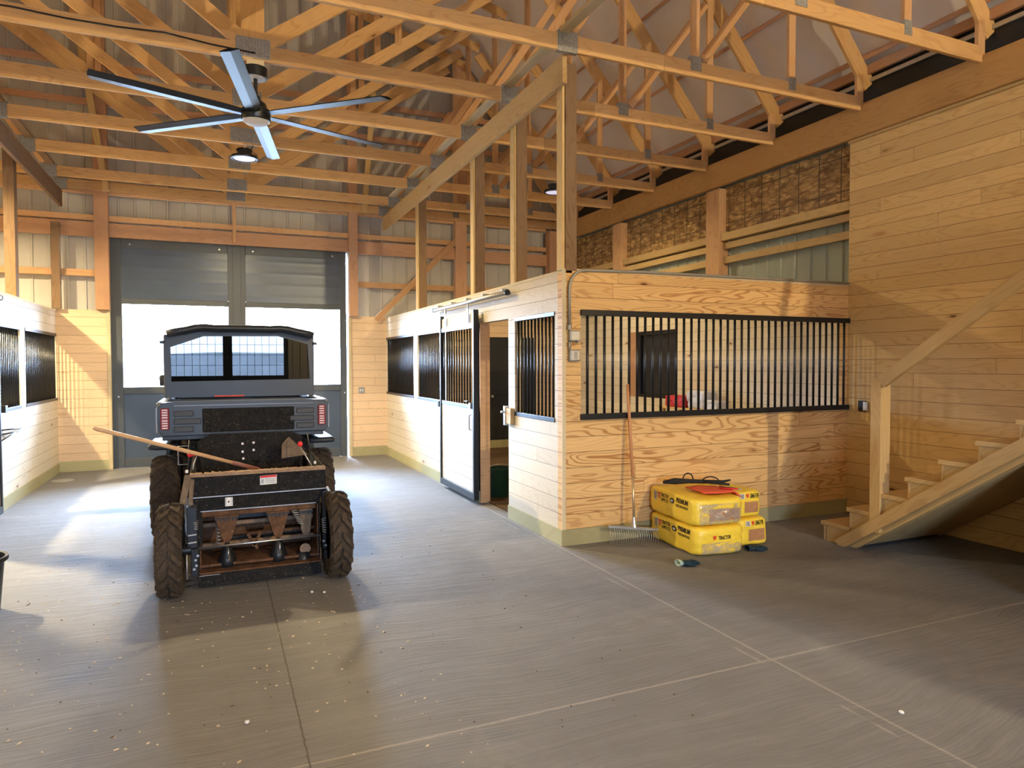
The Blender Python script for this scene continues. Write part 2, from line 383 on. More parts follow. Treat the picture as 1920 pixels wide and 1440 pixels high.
# ---- ribbed steel walls
def ribbed(name, axis, at, u0, u1, top, m, pitch=.229, d=.02, z0=0.0, holes=(), out=1):
    """vertical-ribbed steel skin; top is a function of u; holes (u0,u1,z0,z1)"""
    us = {u0, u1}; u = u0
    prof = {}
    while u < u1:
        for a, dd in ((0, 0), (.012, d), (.032, d), (.044, 0)):
            q = round(min(u+a, u1), 4); us.add(q); prof[q] = dd
        u += pitch
    for h in holes: us.add(h[0]); us.add(h[1])
    for q in (CX, CX-3.95, CX+3.95):
        if u0 < q < u1 and axis == 'Y': us.add(q)
    us = sorted(us); bm = bm_new()
    def V(u, z, dd): t = at - out*dd; return bm.verts.new((t, u, z) if axis == 'X' else (u, t, z))
    for a, b in zip(us, us[1:]):
        c = (a+b)/2; da, db = prof.get(round(a, 4), 0), prof.get(round(b, 4), 0)
        cuts = [(z0, None)]; hs = [h for h in holes if h[0] < c < h[1]]
        spans = [(z0, top)] if not hs else ([(z0, hs[0][2])] if hs[0][2] > z0 else []) + [(hs[0][3], top)]
        for lo, hi in spans:
            ha, hb = (hi(a), hi(b)) if callable(hi) else (hi, hi)
            bm.faces.new((V(a, lo, da), V(b, lo, db), V(b, hb, db), V(a, ha, da)))
    bmesh.ops.remove_doubles(bm, verts=bm.verts[:], dist=1e-5)
    o = fin(name, bm, m); o['kind'] = 'structure'; return o
def rooftop(x):
    dx = abs(x-CX)
    return 7.32+(3.95-dx)*.30 if dx < 3.95 else 7.32-(dx-3.95)*1.2
DOORX0, DOORX1, DOORZ = -1.49, 2.135, 3.57
ribbed('wall_far', 'Y', YF+.10, -6.2, 6.9, rooftop, M['steel_far'], holes=((DOORX0, DOORX1, 0.0, DOORZ),), out=1)
ribbed('wall_back', 'Y', YB, -6.2, 6.9, rooftop, M['steel_far'], holes=((DOORX0, DOORX1, 0.0, DOORZ),), out=-1)
ribbed('wall_right', 'X', XER+.17, YB, YF+.1, 4.75, M['steel_right'], out=1)
ribbed('wall_left', 'X', XEL-.17, YB, YF+.1, 4.75, M['steel_right'], out=-1)

# ---- ceiling: vinyl faced insulation sagging between purlins
def ceiling():
    bm = bm_new(); prof = []
    pts = [(-6.12, 4.69), (-3.95, 7.30), (0, 8.48), (3.95, 7.30), (6.12, 4.69)]
    prof = []
    for (a, b) in zip(pts, pts[1:]):
        L = math.dist(a, b); n = max(1, round(L/.62)); nx, nz = (b[1]-a[1])/L, -(b[0]-a[0])/L
        if nz > 0: nx, nz = -nx, -nz
        for i in range(n):
            for k in range(4):
                s = (i+k/4)/n; sag = .035*math.sin(PI*k/4)
                prof.append((a[0]+(b[0]-a[0])*s+nx*sag, a[1]+(b[1]-a[1])*s+nz*sag, nx, nz))
    prof.append((*pts[-1], 0, -1)); ys = [YB+(YF+.1-YB)*i/90 for i in range(91)]
    G = []
    for y in ys:
        ph = ((y-3.95) / 1.2265) % 1.0; s2 = .05*math.sin(PI*ph)**2
        G.append([bm.verts.new((CX+p[0]+p[2]*s2, y, p[1]+p[3]*s2*.8)) for p in prof])
    for A, B in zip(G, G[1:]):
        for i in range(len(prof)-1): bm.faces.new((A[i], A[i+1], B[i+1], B[i]))
    o = fin('ceiling', bm, M['insul'], smooth=True); o['kind'] = 'structure'
ceiling()
# black strips painting the shade in the gap between header and roof
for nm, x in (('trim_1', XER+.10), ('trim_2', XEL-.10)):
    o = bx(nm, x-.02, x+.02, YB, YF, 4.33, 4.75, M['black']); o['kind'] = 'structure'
for nm, x in (('trim_3', XER+.06), ('trim_4', XEL-.06)):
    o = bx(nm, x-.012, x+.012, YB, YF, 4.56, 4.60, M['galv']); o['kind'] = 'structure'

for nm, x in (('trim_9', XER+.03), ('trim_10', XEL-.03)):
    o = bx(nm, x-.02, x+.02, YB, YF, 4.635, 4.73, M['red']); o['kind'] = 'structure'

# ================================================================ far wall: doors, posts, girts
def far_door():
    jm = M['treated']
    bx('trim_5', DOORX0-.045, DOORX0, 12.12, 12.20, 0, DOORZ, M['trim'])['kind'] = 'structure'
    bx('trim_6', DOORX1, DOORX1+.045, 12.12, 12.20, 0, DOORZ, M['trim'])['kind'] = 'structure'
    steel = plain('dark_door_steel', (.055, .075, .11), .30, .1, .5, .2, 3); stile = plain('door_stile_paint', (.07, .08, .09), .45, .1, .4)  # door steel lifted toward blue for the glare around the windows
    ast = bx('astragal_strip', .27, .39, 12.200, 12.213, .004, DOORZ, stile, None, .003); P(ast, kind='structure'); ast.name = 'trim_8'
    for i, (x0, x1, w0, w1) in enumerate(((DOORX0-.03, .325, -1.335, .192), (.327, DOORX1-.02, .465, 2.0))):
        y0, y1 = 12.215, 12.265
        d = thing('door_%d' % (i+1), None, None, ((x0+x1)/2, 12.24, 0)); d['kind'] = 'structure'
        P(d, ['dark steel sliding barn door leaf behind the cab, left half of the far doorway', 'dark steel sliding barn door leaf, right half of the far doorway'][i])
        zt = DOORZ+.05
        bx('stile', x0, w0, y0, y1, .003, zt, stile, d, .006); bx('stile', w1, x1, y0, y1, .003, zt, stile, d, .006)
        bx('rail', w0, w1, y0, y1, .003, .15, stile, d, .006); bx('rail', w0, w1, y0, y1, 1.16, 1.27, stile, d, .006)
        bx('rail', w0, w1, y0, y1, 2.57, 2.66, stile, d, .006); bx('rail', w0, w1, y0, y1, 3.44, zt, stile, d, .006)
        bx('lower_panel', w0, w1, y0+.02, y1-.01, .15, 1.16, steel, d)
        # upper panel with pressed ridges
        bm = bm_new(); n = 16; vs = []
        for k in range(n+1):
            z = 2.66+(.78)*k/n; dy = -.0012 if (k % 4 == 2) else 0
            vs.append([bm.verts.new((x, y0+.02+dy, z)) for x in (w0, w1)])
        for A, B in zip(vs, vs[1:]): bm.faces.new((A[0], A[1], B[1], B[0]))
        up_ = fin('upper_panel', bm, steel, d); up_.modifiers.new('s', 'SOLIDIFY').thickness = .02
        pane = bx('window_pane', w0, w1, 12.245, 12.25, 1.27, 2.57, M['pane'], d)
        bm = bm_new()
        nx = 9
        for k in range(1, nx): x = w0+(w1-w0)*k/nx; box(bm, x-.002, x+.002, 12.252, 12.256, 1.27, 2.57)
        for k in range(1, 7): z = 1.27+1.3*k/7; box(bm, w0, w1, 12.256, 12.26, z-.002, z+.002)
        fin('wire_grid', bm, M['black'], pane)
        for (bxx, bz) in ((w0-.07, 1.12), (w1+.07, 1.12), (w0+.12, 3.5), (w1-.12, 3.5)):
            lathe('bolt', [(0, -.012), (.012, -.012), (.014, 0), (0, 0)][::1], M['silver'], d, (bxx, y0, bz), 10, 'Y')
def back_door():
    pnt = plain('back_door_paint', (.07, .08, .09), .45, .1, .4)
    d = panel_xz_simple('door_4', [(DOORX0-.05, 0, DOORX1+.05, DOORZ+.05)], [(-1.335, .192, 1.27, 2.57), (.465, 2.0, 1.27, 2.57)], YB-.06, YB-.02, pnt); d['kind'] = 'structure'
    for (w0, w1) in ((-1.335, .192), (.465, 2.0)):
        bx('window_pane', w0, w1, YB-.045, YB-.04, 1.27, 2.57, M['pane'], d)
        for k in range(1, 7): x = w0+(w1-w0)*k/7; bx('grid_wire', x-.006, x+.006, YB-.035, YB-.03, 1.27, 2.57, M['black'], d)
        for k in range(1, 4): z = 1.27+1.3*k/4; bx('grid_wire', w0, w1, YB-.030, YB-.025, z-.006, z+.006, M['black'], d)
def panel_xz_simple(name, rect, holes, y0, y1, m):
    x0, z0, x1, z1 = rect[0]; return holed(name, 'Y', y0, y1, x0, x1, z0, z1, holes, m)
back_door()
far_door()
# boards below 2.46 m left and right of the doorway, and behind the stalls
def lower_panel(name, x0, x1, label, holes=()):
    o = holed(name, 'Y', 12.14, 12.20, x0, x1, .15, 2.46, holes, M['far']); P(o, kind='structure')
    b = bx('baseboard_far', x0, x1, 12.125, 12.20, 0, .16, M['treated']); P(b, kind='structure')
lower_panel('wall_far_lining', -2.2, DOORX0-.045, '')
lower_panel('wall_far_lining', DOORX1+.045, XR, '')
lower_panel('wall_far_lining', XR+.1, XER, '', ((4.72, 5.75, 0, 2.13),))
lower_panel('wall_far_lining', XEL, XL-.1, '')
d3 = thing('door_3', None, None, (5.2, 12.15, 0)); d3['kind'] = 'structure'
bx('door_leaf', 4.74, 5.73, 12.13, 12.17, .03, 2.12, M['black'], d3, .004)
bx('mid_rail', 4.78, 5.69, 12.115, 12.13, 1.02, 1.10, M['black'], d3, .003)
lathe('knob', [(0, -.05), (.022, -.05), (.028, -.03), (.012, -.015), (.012, 0), (0, 0)], M['galv'], d3, (4.82, 12.12, 1.0), 14, 'Y')
# outlet plate on the lining to the right of the doorway
t = thing('switch_plate', 'small double switch plate on the board lining right of the far doorway', 'switch', (2.35, 12.14, 1.16))
bx('plate', 2.30, 2.40, 12.128, 12.14, 1.11, 1.215, M['grey'], t, .003)
for dx in (-.022, .022): bx('switch_lever', 2.35+dx-.008, 2.35+dx+.008, 12.115, 12.13, 1.145, 1.18, M['white'], t, .002)

# tall posts of the far wall
def one(o, label, cat, group=None): return P(o, label, cat, group)
one(lumber('wall_post', (-1.575, 12.10, 2.46), (-1.575, 12.10, 7.6), .12, .19, M['red'], upv=(1, 0, 0)), 'tall reddish wooden post at the left edge of the far doorway', 'post')
one(lumber('wall_post', (2.215, 12.10, 2.46), (2.215, 12.10, 7.7), .12, .15, M['red'], upv=(1, 0, 0)), 'tall reddish wooden post at the right edge of the far doorway', 'post')
one(lumber('wall_post', (4.19, 12.10, 2.46), (4.19, 12.10, 7.2), .12, .22, M['red'], upv=(1, 0, 0)), 'tall reddish post on the far wall behind the four stall posts', 'post')
one(lumber('wall_post', (6.12, 12.06, 2.46), (6.12, 12.06, 4.2), .2, .28, M['red'], upv=(1, 0, 0)), 'short thick corner post where the far wall meets the right wall', 'post')
one(lumber('wall_post', (-2.165, 12.06, 2.46), (-2.165, 12.06, 3.74), .1, .11, M['post'], upv=(1, 0, 0)), 'short grey stub post standing on the left stall wall at the far wall', 'post')
one(lumber('wall_post', (-3.55, 12.10, 2.46), (-3.55, 12.10, 5.6), .12, .19, M['red'], upv=(1, 0, 0)), 'reddish post on the far wall at the left frame edge', 'post')
# girts in bays between posts
bays = [(-5.5, -1.67), (-1.48, 2.14), (2.29, 4.08), (4.30, 5.98)]
bayn = ['left of the doorway', 'over the doorway', 'right of the doorway', 'in the far right corner']
rows = [(3.02, .10, 'girt'), (3.86, .085, 'girt'), (4.27, .11, 'girt'), (4.92, .09, 'red'), (5.60, .09, 'red'), (6.17, .09, 'red'), (6.8, .09, 'red')]
hn = ['lowest', 'second', 'third', 'fourth', 'fifth', 'sixth', 'seventh']
for bi, (x0, x1) in enumerate(bays):
    for ri, (z, h, mm) in enumerate(rows):
        if bi == 1 and ri == 0: continue
        xa, xb = max(x0, CX-(3.95+(7.3-z)/1.2)+.1), min(x1, CX+(3.95+(7.3-z)/1.2)-.1) if z < 7.3 else x1
        if xb-xa < .3: continue
        one(lumber('wall_girt', (xa, 12.145, z), (xb, 12.145, z), .05, h, M[mm]), '%s horizontal girt board on the far steel wall %s' % (hn[ri], bayn[bi]), 'board', 'girts on the far wall')
one(lumber('door_header', (-1.48, 12.13, 3.68), (2.14, 12.13, 3.68), .06, .21, M['red']), 'wide reddish header board right above the far doors', 'board')
one(lumber('wall_header', (-5.5, 12.13, 3.68), (-1.67, 12.13, 3.68), .06, .22, M['red']), 'wide reddish board on the far wall left of the doors', 'board')
one(lumber('wall_header', (2.29, 12.13, 3.66), (4.08, 12.13, 3.66), .06, .22, M['red']), 'wide reddish board on the far wall right of the doors', 'board')
one(lumber('wall_header', (4.3, 12.13, 3.64), (5.98, 12.13, 3.64), .06, .22, M['red']), 'wide reddish board in the far right corner', 'board')
one(lumber('wall_brace', (2.60, 12.07, 2.40), (4.12, 12.07, 3.92), .045, .10, M['girt']), 'diagonal brace board on the far wall right of the doorway', 'brace')
one(lumber('gable_stud', (-1.49, 12.0, 4.25), (-1.93, 12.0, 7.4), .04, .09, M['yellow'], upv=(1, 0, 0)), 'slender leaning stud beside the post left of the doorway', 'stud')
one(lumber('gable_stud', (2.40, 12.0, 4.25), (2.66, 12.0, 7.4), .04, .09, M['yellow'], upv=(1, 0, 0)), 'slender leaning stud beside the post right of the doorway', 'stud')
one(lumber('door_center_stud', (.30, 12.05, 3.60), (.30, 12.05, 4.25), .04, .05, M['girt'], upv=(1, 0, 0)), 'thin vertical stud above the centre of the far doors', 'stud')

# ================================================================ right outer wall
one(lumber('header_beam', (6.235, YB, 4.155), (6.235, 12.1, 4.155), .06, .33, M['beam']), 'long wide header beam running along the top of the right wall', 'beam')
one(lumber('header_beam', (-5.56, YB, 4.155), (-5.56, 12.1, 4.155), .06, .33, M['beam']), 'long header beam along the top of the left outer wall', 'beam')
one(lumber('wall_post', (6.34, 7.55, 2.47), (6.34, 7.55, 3.98), .27, .16, M['girt'], upv=(1, 0, 0)), 'thick orange post on the right wall between the two insulated bays', 'post')
one(lumber('wall_post', (6.34, 9.98, 2.47), (6.34, 9.98, 3.98), .27, .16, M['girt'], upv=(1, 0, 0)), 'second orange post on the right wall, farther back', 'post')
for i, (y0, y1, w) in enumerate(((5.36, 7.41, 'nearer'), (7.69, 9.84, 'middle'), (10.12, 12.0, 'farthest'))):
    one(bx('sheathing_panel', 6.375, 6.39, y0, y1, 3.36, 4.0, M['osb']), '%s panel of strand board sheathing under the right header beam' % w, 'panel', 'strand board on the right wall')
    for z, h, dd, nm in ((3.32, .10, .05, 'upper'), (3.205, .085, .0, 'middle'), (3.015, .09, .0, 'lower')):
        one(lumber('wall_girt', (6.36-dd*.5, y0, z), (6.36-dd*.5, y1, z), .05+dd, h, M['yellow']), '%s yellow girt in the %s bay of the right wall' % (nm, w), 'board', 'girts on the right wall')
# board lining of the right wall: lower stretch behind the grille, full height nearer the camera
o = holed('wall_right_lining', 'X', XER, XER+.05, YC, 12.14, .0, 2.46, ((8.38, 9.58, 1.08, 2.13),), M['inner']); P(o, kind='structure')
o = bx('wall_right_lining', XER, XER+.06, YB, YC, 0, 3.97, M['rightp']); P(o, kind='structure')
o = bx('trim_7', XER-.03, XER+.06, YB, YC, 3.965, 4.045, M['yellow']); P(o, kind='structure')
o = bx('wall_left_lining', XEL-.05, XEL, YB, 12.14, 0, 2.46, M['inner']); P(o, kind='structure')
w1 = thing('window_1', None, None, (XER, 8.95, 1.6)); w1['kind'] = 'structure'
bx('jamb', XER+.0, XER+.11, 9.38, 9.58, 1.08, 2.13, M['red'], w1)
for (a, b, c, d) in ((8.38, 9.38, 2.07, 2.13), (8.38, 9.38, 1.08, 1.13), (8.38, 8.43, 1.13, 2.07), (9.33, 9.38, 1.13, 2.07)):
    bx('sash', XER+.02, XER+.07, a, b, c, d, M['black'], w1, .004)
bx('dark_pane', XER+.08, XER+.09, 8.38, 9.38, 1.08, 2.13, M['blackp'], w1)
t = thing('wall_outlet', 'dark wall outlet box with white receptacle beside the stair post', 'outlet', (XER, 5.13, 1.16))
bx('box', XER-.03, XER, 5.11, 5.19, 1.11, 1.22, M['black'], t, .003); bx('receptacle', XER-.036, XER-.03, 5.075, 5.125, 1.12, 1.21, M['white'], t, .002)

# ================================================================ grilles
def grille(axis, at, u0, u1, z0, z1, n, label, group=None, mrail=None, r=.0105, rail=.04, ends=True):
    """steel grille: two flat rails and n round bars"""
    c = ((u0+u1)/2, at, (z0+z1)/2) if axis == 'Y' else (at, (u0+u1)/2, (z0+z1)/2)
    t = thing('stall_grille', label, 'grille', c, group); mr = mrail or M['black']
    def b(name, a, bb, c0, c1, d): 
        return bx(name, a, bb, at-d, at+d, c0, c1, mr, t, .003) if axis == 'Y' else bx(name, at-d, at+d, a, bb, c0, c1, mr, t, .003)
    b('top_rail', u0, u1, z1-rail, z1, .022); b('bottom_rail', u0, u1, z0, z0+rail, .022)
    bm = bm_new(); L = (z1-z0)-2*rail+.01; lathe_bm(bm, [(r, -L/2), (r, L/2)], 10)
    first = None
    for k in range(n):
        u = u0+(u1-u0)*(k+.75)/(n+.5); loc = Vector((u, at, (z0+z1)/2)) if axis == 'Y' else Vector((at, u, (z0+z1)/2))
        if first is None: first = fin('bar', bm, M['bar'], t, Matrix.Translation(loc), smooth=True); first.data.polygons
        else:
            o = first.copy(); COL.objects.link(o); o.parent = t; o.matrix_basis = Matrix.Translation(loc-Vector(c))
    return t
M['bar'] = plain('satin_black_bar', (.02, .022, .026), .3, .5, .6)

# ================================================================ stall walls
def stall_side(x_face, sgn, side):
    """aisle wall of a stall row; sgn=+1: wall body lies towards +x"""
    xa, xb = (x_face, x_face+.09) if sgn > 0 else (x_face-.09, x_face)
    holes = [(5.50, 6.40, 1.12, 2.07), (6.565, 7.42, 0, 2.09), (7.56, 8.66, 1.12, 2.07), (8.84, 10.07, 1.12, 2.07), (10.30, 12.12, 1.12, 2.07)]
    w = thing('stall_wall', '%s row of stalls: pale board wall facing the aisle' % side, 'stall wall', (x_face, YC, 0))
    holed('board_wall', 'X', xa, xb, YC+.091 if sgn > 0 else 5.30, 12.14, .0, 2.42, holes, M['aisle'], w)
    xo = x_face-.012*sgn; x0, x1 = sorted((x_face, xo))
    for i, (a, b) in enumerate(((YC, 6.565), (7.42, 12.14))): bx('baseboard', x0, x1, a, b, 0, .14, M['treated'], w)
    # pale cap board under the rim
    bx('top_cap', min(xa, xb)-.004, max(xa, xb)+.004, YC-.0, 12.14, 2.42, 2.445, M['trim'], w)
    for yj in ((7.42,),):
        bx('door_jamb', min(xa, xb)-.0, max(xa, xb)+.03, 7.40, 7.54, 0, 2.09, M['girt'], w)
    gx = x_face-.005*sgn+.02*sgn
    grille('X', gx, 5.50, 6.40, 1.09, 2.09, 11, 'short steel grille in the %s aisle wall nearest the camera' % side, 'grilles of the %s aisle wall' % side)
    grille('X', gx, 8.84, 10.07, 1.09, 2.09, 16, 'middle steel grille in the %s aisle wall, just past the sliding door' % side, 'grilles of the %s aisle wall' % side)
    grille('X', gx, 10.30, 12.12, 1.09, 2.09, 22, 'farthest steel grille in the %s aisle wall, next to the far wall' % side, 'grilles of the %s aisle wall' % side)
    # sliding door
    dy0, dy1 = (7.33, 8.62) if sgn > 0 else (7.47, 8.76)
    xd = x_face-.075*sgn
    d = thing('sliding_stall_door', 'sliding stall door with barred top hanging on the %s aisle wall' % side, 'door', (xd, (dy0+dy1)/2, .05))
    dxa, dxb = xd-.022, xd+.022
    for a, b in ((dy0, dy0+.04), (dy1-.04, dy1)): bx('side_frame', dxa-.01, dxb+.01, a, b, .05, 2.24, M['black'], d, .003)
    bx('bottom_frame', dxa-.01, dxb+.01, dy0+.04, dy1-.04, .05, .13, M['black'], d, .003)
    bx('middle_frame', dxa, dxb, dy0+.04, dy1-.04, 1.10, 1.145, M['black'], d, .003)
    bx('top_frame', dxa, dxb, dy0+.04, dy1-.04, 2.03, 2.08, M['black'], d, .003)
    bx('board_panel', xd-.014, xd+.014, dy0+.04, dy1-.04, .13, 1.10, M['aisle'], d)
    bx('head_panel', xd-.010, xd+.010, dy0+.04, dy1-.04, 2.08, 2.20, M['aisle'], d)
    bm = bm_new(); L = .89; lathe_bm(bm, [(.0105, -L/2), (.0105, L/2)], 10); first = None; n = 12
    for k in range(n):
        loc = Vector((xd, dy0+.04+(dy1-dy0-.08)*(k+.7)/(n+.4), 1.588))
        if first is None: first = fin('bar', bm, M['bar'], d, Matrix.Translation(loc), smooth=True)
        else: o = first.copy(); COL.objects.link(o); o.parent = d; o.matrix_basis = Matrix.Translation(loc-d.location)
    for yy in (dy0+.20, dy1-.24):
        h = bx('hanger', dxa-.012, dxa-.004, yy-.03, yy+.03, 2.10, 2.26, M['galv'], d, .002)
        bx('hanger_stem', dxa-.012, dxa+.006, yy-.008, yy+.008, 2.26, 2.318, M['galv'], h)
    xi = xd-.045*sgn
    tube('handle', [(xd-.02*sgn, dy0+.12, 1.03), (xi, dy0+.12, 1.02), (xi, dy0+.12, .86), (xd-.02*sgn, dy0+.12, .85)], .006, M['black'], d, 8)
    l = bx('latch', min(xd, xi), max(xd, xi), dy0+.09, dy0+.15, 1.10, 1.17, M['galv'], d, .004)
    tube('latch_lever', [(xi, dy0+.12, 1.17), (xi-.01*sgn, dy0+.12, 1.19), (xi, dy0+.28, 1.18)], .006, M['black'], l, 8)
    # track
    ty0, ty1 = 6.42, 8.95
    k = thing('door_track', 'round steel door track on the %s aisle wall above the sliding door' % side, 'door track', (x_face-.05*sgn, (ty0+ty1)/2, 2.35))
    tube('rail', [(x_face-.075*sgn, ty0, 2.345), (x_face-.075*sgn, ty1, 2.345)], .026, M['galv'], k, 14)
    for yy in (ty0, ty1): lathe('end_cap', [(0, -.012), (.03, -.012), (.03, .012), (0, .012)], M['black'], k, (x_face-.075*sgn, yy, 2.345), 14, 'Y')
    for q in range(5):
        yy = ty0+.15+(ty1-ty0-.3)*q/4; bx('bracket', min(x_face, x_face-.075*sgn), max(x_face, x_face-.075*sgn), yy-.015, yy+.015, 2.365, 2.40, M['galv'], k, .003)
    return w
wr = stall_side(XR, 1, 'right')
wl = stall_side(XL, -1, 'left')
# door stop block by the open doorway and small latch keeper
t = thing('latch_block', 'yellow wood block with steel latch keeper beside the open stall doorway', 'latch', (XR-.02, 6.5, 1.08))
bx('block', XR-.045, XR-.002, 6.41, 6.535, 1.00, 1.16, M['stair'], t, .003)
bx('keeper_plate', XR-.055, XR-.02, 6.535, 6.58, .98, 1.18, M['silver'], t, .003)
lathe('bolt', [(0, -.03), (.012, -.03), (.012, .0), (0, 0)], M['silver'], t, (XR-.055, 6.57, 1.12), 10, 'X')
one(bx('door_stop', XR-.05, XR, 8.86, 8.93, 1.04, 1.12, M['black'], bevel=.004), 'small black door stop block on the boards under the right middle grille', 'door stop')
one(bx('door_stop', XL, XL+.05, 9.17, 9.26, 1.09, 1.17, M['black'], bevel=.004), 'small black door stop block on the left stall wall at the frame edge', 'door stop')
t = thing('folding_rack', 'black folding bridle bar sticking out of the left stall wall', 'rack', (XL, 9.5, .87))
tube('upper_bar', [(XL, 9.15, .90), (XL+.10, 9.55, .885), (XL+.02, 9.95, .87)], .009, M['black'], t, 8)
tube('lower_bar', [(XL, 9.15, .85), (XL+.08, 9.50, .855), (XL+.02, 9.95, .865)], .009, M['black'], t, 8)
tube('strut', [(XL, 9.2, .78), (XL+.09, 9.5, .87)], .007, M['black'], t, 8)

# front wall of the right stall
w = thing('stall_wall', 'golden board front wall of the right stall facing the camera, with long grille', 'stall wall', (4.5, YC, 0))
holed('board_wall', 'Y', YC, YC+.09, XR, XER, .0, 2.44, ((2.985, 6.24, 1.15, 2.07),), M['front'], w)
bx('baseboard', XR-.012, XER, YC-.012, YC, 0, .145, M['treated'], w)
bx('corner_trim', XR-.006, XR+.03, YC-.008, YC, .145, 2.44, M['trim'], w)
bx('top_cap', XR-.004, XER, YC-.004, YC+.09, 2.44, 2.46, M['trim'], w)
grille('Y', YC-.012, 2.978, XER-.005, 1.118, 2.10, 37, 'long black grille with many bars in the golden front wall of the right stall', rail=.052, r=.0125)

# conduit and boxes
k = thing('conduit', 'grey metal conduit rising from the switch boxes and running along the wall top', 'conduit', (2.86, YC-.03, 2.0))
pts = [(2.858, YC-.025, 1.918), (2.856, YC-.025, 2.26)]
for q in range(7): a = PI/2*q/6; pts.append((2.856+.16*(1-math.cos(a)), YC-.025, 2.28+.16*math.sin(a)*1.05))
pts += [(3.6, YC-.02, 2.462), (4.9, YC-.02, 2.47), (XER-.02, YC-.02, 2.475)]
tube('pipe', pts, .0125, M['grey'], k, 10)
lathe('coupling', [(.0, -.02), (.019, -.02), (.019, .02), (0, .02)], M['grey'], k, (2.856, YC-.025, 1.94), 12)
tube('lower_pipe', [(2.858, YC-.025, 1.747), (2.858, YC-.025, 1.813)], .012, M['grey'], k, 10)
for nm, z0, z1, lb in (('junction_box', 1.815, 1.915, 'upper grey metal junction box on the golden wall corner'), ('outlet_box', 1.64, 1.745, 'lower grey outlet box with cover below the junction box')):
    t = thing(nm, lb, 'electrical box', (2.90, YC-.03, (z0+z1)/2))
    bx('box', 2.852, 2.955, YC-.05, YC, z0, z1, M['grey'], t, .010)
    c = bx('cover', 2.862, 2.945, YC-.056, YC-.05, z0+.01, z1-.01, M['galv'], t, .008)
    if nm == 'outlet_box': bx('flap', 2.888, 2.918, YC-.060, YC-.056, z0+.02, z1-.02, M['grey'], c, .003)
    else: bx('latch_tab', 2.92, 2.935, YC-.06, YC-.03, z0-.012, z0+.004, M['grey'], t, .003)

# ================================================================ posts and aisle beams
for sgn, xf, side in ((1, XR, 'right'), (-1, XL, 'left')):
    for i, (y, mt) in enumerate(((5.41, 'post'), (6.46, 'post'), (7.66, 'post'), (10.09, 'post'))):
        x0, x1 = (xf, xf+.14) if sgn > 0 else (xf-.14, xf)
        t = thing('stall_post', '%s brown post standing on the %s stall wall and holding up the long beam' % (['nearest', 'second', 'third', 'farthest'][i], side), 'post', ((x0+x1)/2, y, 2.44), 'posts on the %s stall wall' % side)
        w2 = .035
        if sgn > 0:
            lumber('edge_strip', (x0+.012, y, 2.44), (x0+.012, y, 4.24), .11, .024, M['yellow'], t, upv=(1, 0, 0))  # yellow strip paints the lamp-lit aisle face of the brown post
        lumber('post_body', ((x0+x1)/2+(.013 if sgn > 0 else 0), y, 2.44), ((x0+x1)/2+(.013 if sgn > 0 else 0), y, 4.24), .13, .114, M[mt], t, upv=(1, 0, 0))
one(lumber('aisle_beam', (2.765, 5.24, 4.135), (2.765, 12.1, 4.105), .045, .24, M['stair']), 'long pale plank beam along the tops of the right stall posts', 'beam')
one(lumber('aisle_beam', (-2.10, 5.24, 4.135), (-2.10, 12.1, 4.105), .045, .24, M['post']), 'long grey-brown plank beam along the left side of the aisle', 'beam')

# ================================================================ trusses
def make_truss():
    t = thing('roof_truss', '', 'roof truss', (CX, 0, 4.25), 'gambrel roof trusses')
    W_ = .038
    def L(name, a, b, h=.14, mm='truss', dy=0): return lumber(name, (CX+a[0], dy, a[1]), (CX+b[0], dy, b[1]), W_, h, M[mm], t, upv=(0, 0, 1) if abs(a[0]-b[0]) > 1e-3 else (1, 0, 0))
    L('bottom_chord', (-5.87, 4.32), (0, 4.32)); L('bottom_chord', (0, 4.32), (3.4, 4.32)); L('bottom_chord', (3.4, 4.32), (5.87, 4.32))
    for s in (-1, 1):
        L('lower_top_chord', (s*6.0, 4.52), (s*3.93, 7.0), .18); L('upper_top_chord', (s*3.95, 7.10), (0, 8.28), .14)
        L('web', (s*3.75, 4.39), (s*3.75, 7.12), .085, 'girt'); L('web', (s*4.92, 4.39), (s*4.92, 5.78), .085, 'girt')
        L('web', (s*3.84, 4.42), (s*4.86, 5.72), .085, 'girt'); L('web', (s*2.47, 4.42), (s*3.66, 6.2), .085, 'girt')
        L('web', (s*.10, 4.42), (s*3.62, 6.98), .14, 'truss'); L('web', (s*1.9, 5.75), (s*1.9, 7.6), .085, 'girt')
        L('heel_block', (s*5.86, 4.30), (s*5.86, 4.62), .09, 'girt')
        for dx, z, ww, hh in ((2.42, 4.325, .19, .17), (3.75, 4.37, .12, .13), (4.92, 4.37, .09, .12)):
            bx('gusset_plate', CX+s*dx-ww/2, CX+s*dx+ww/2, -.024, .024, z-hh/2, z+hh/2, M['gusset'], t)
    L('king_post', (0, 4.39), (0, 8.3), .19)
    bx('gusset_plate', CX-.14, CX+.14, -.024, .024, 4.27, 4.44, M['gusset'], t)
    return t
tr0 = make_truss()
tr_y = [6.40, 3.95, 5.18, 7.63, 8.85, 10.08, 11.30, 12.03]
tr_l = ['roof truss with the ceiling fan and black cable on its bottom chord', 'roof truss nearest the camera, cutting across the top right corner of the view',
        'roof truss whose chord rests over the nearest right stall post, in front of the fan', 'roof truss right behind the ceiling fan', 'roof truss carrying the hanging lamps and grey electrical box',
        'second roof truss beyond the hanging lamps', 'last free roof truss before the far gable', 'end roof truss set against the far steel gable']
for i, (y, l) in enumerate(zip(tr_y, tr_l)):
    if i == 0: tr0.location.y = y; tr0['label'] = l
    else: copy_thing(tr0, (CX, y, 4.25), l)
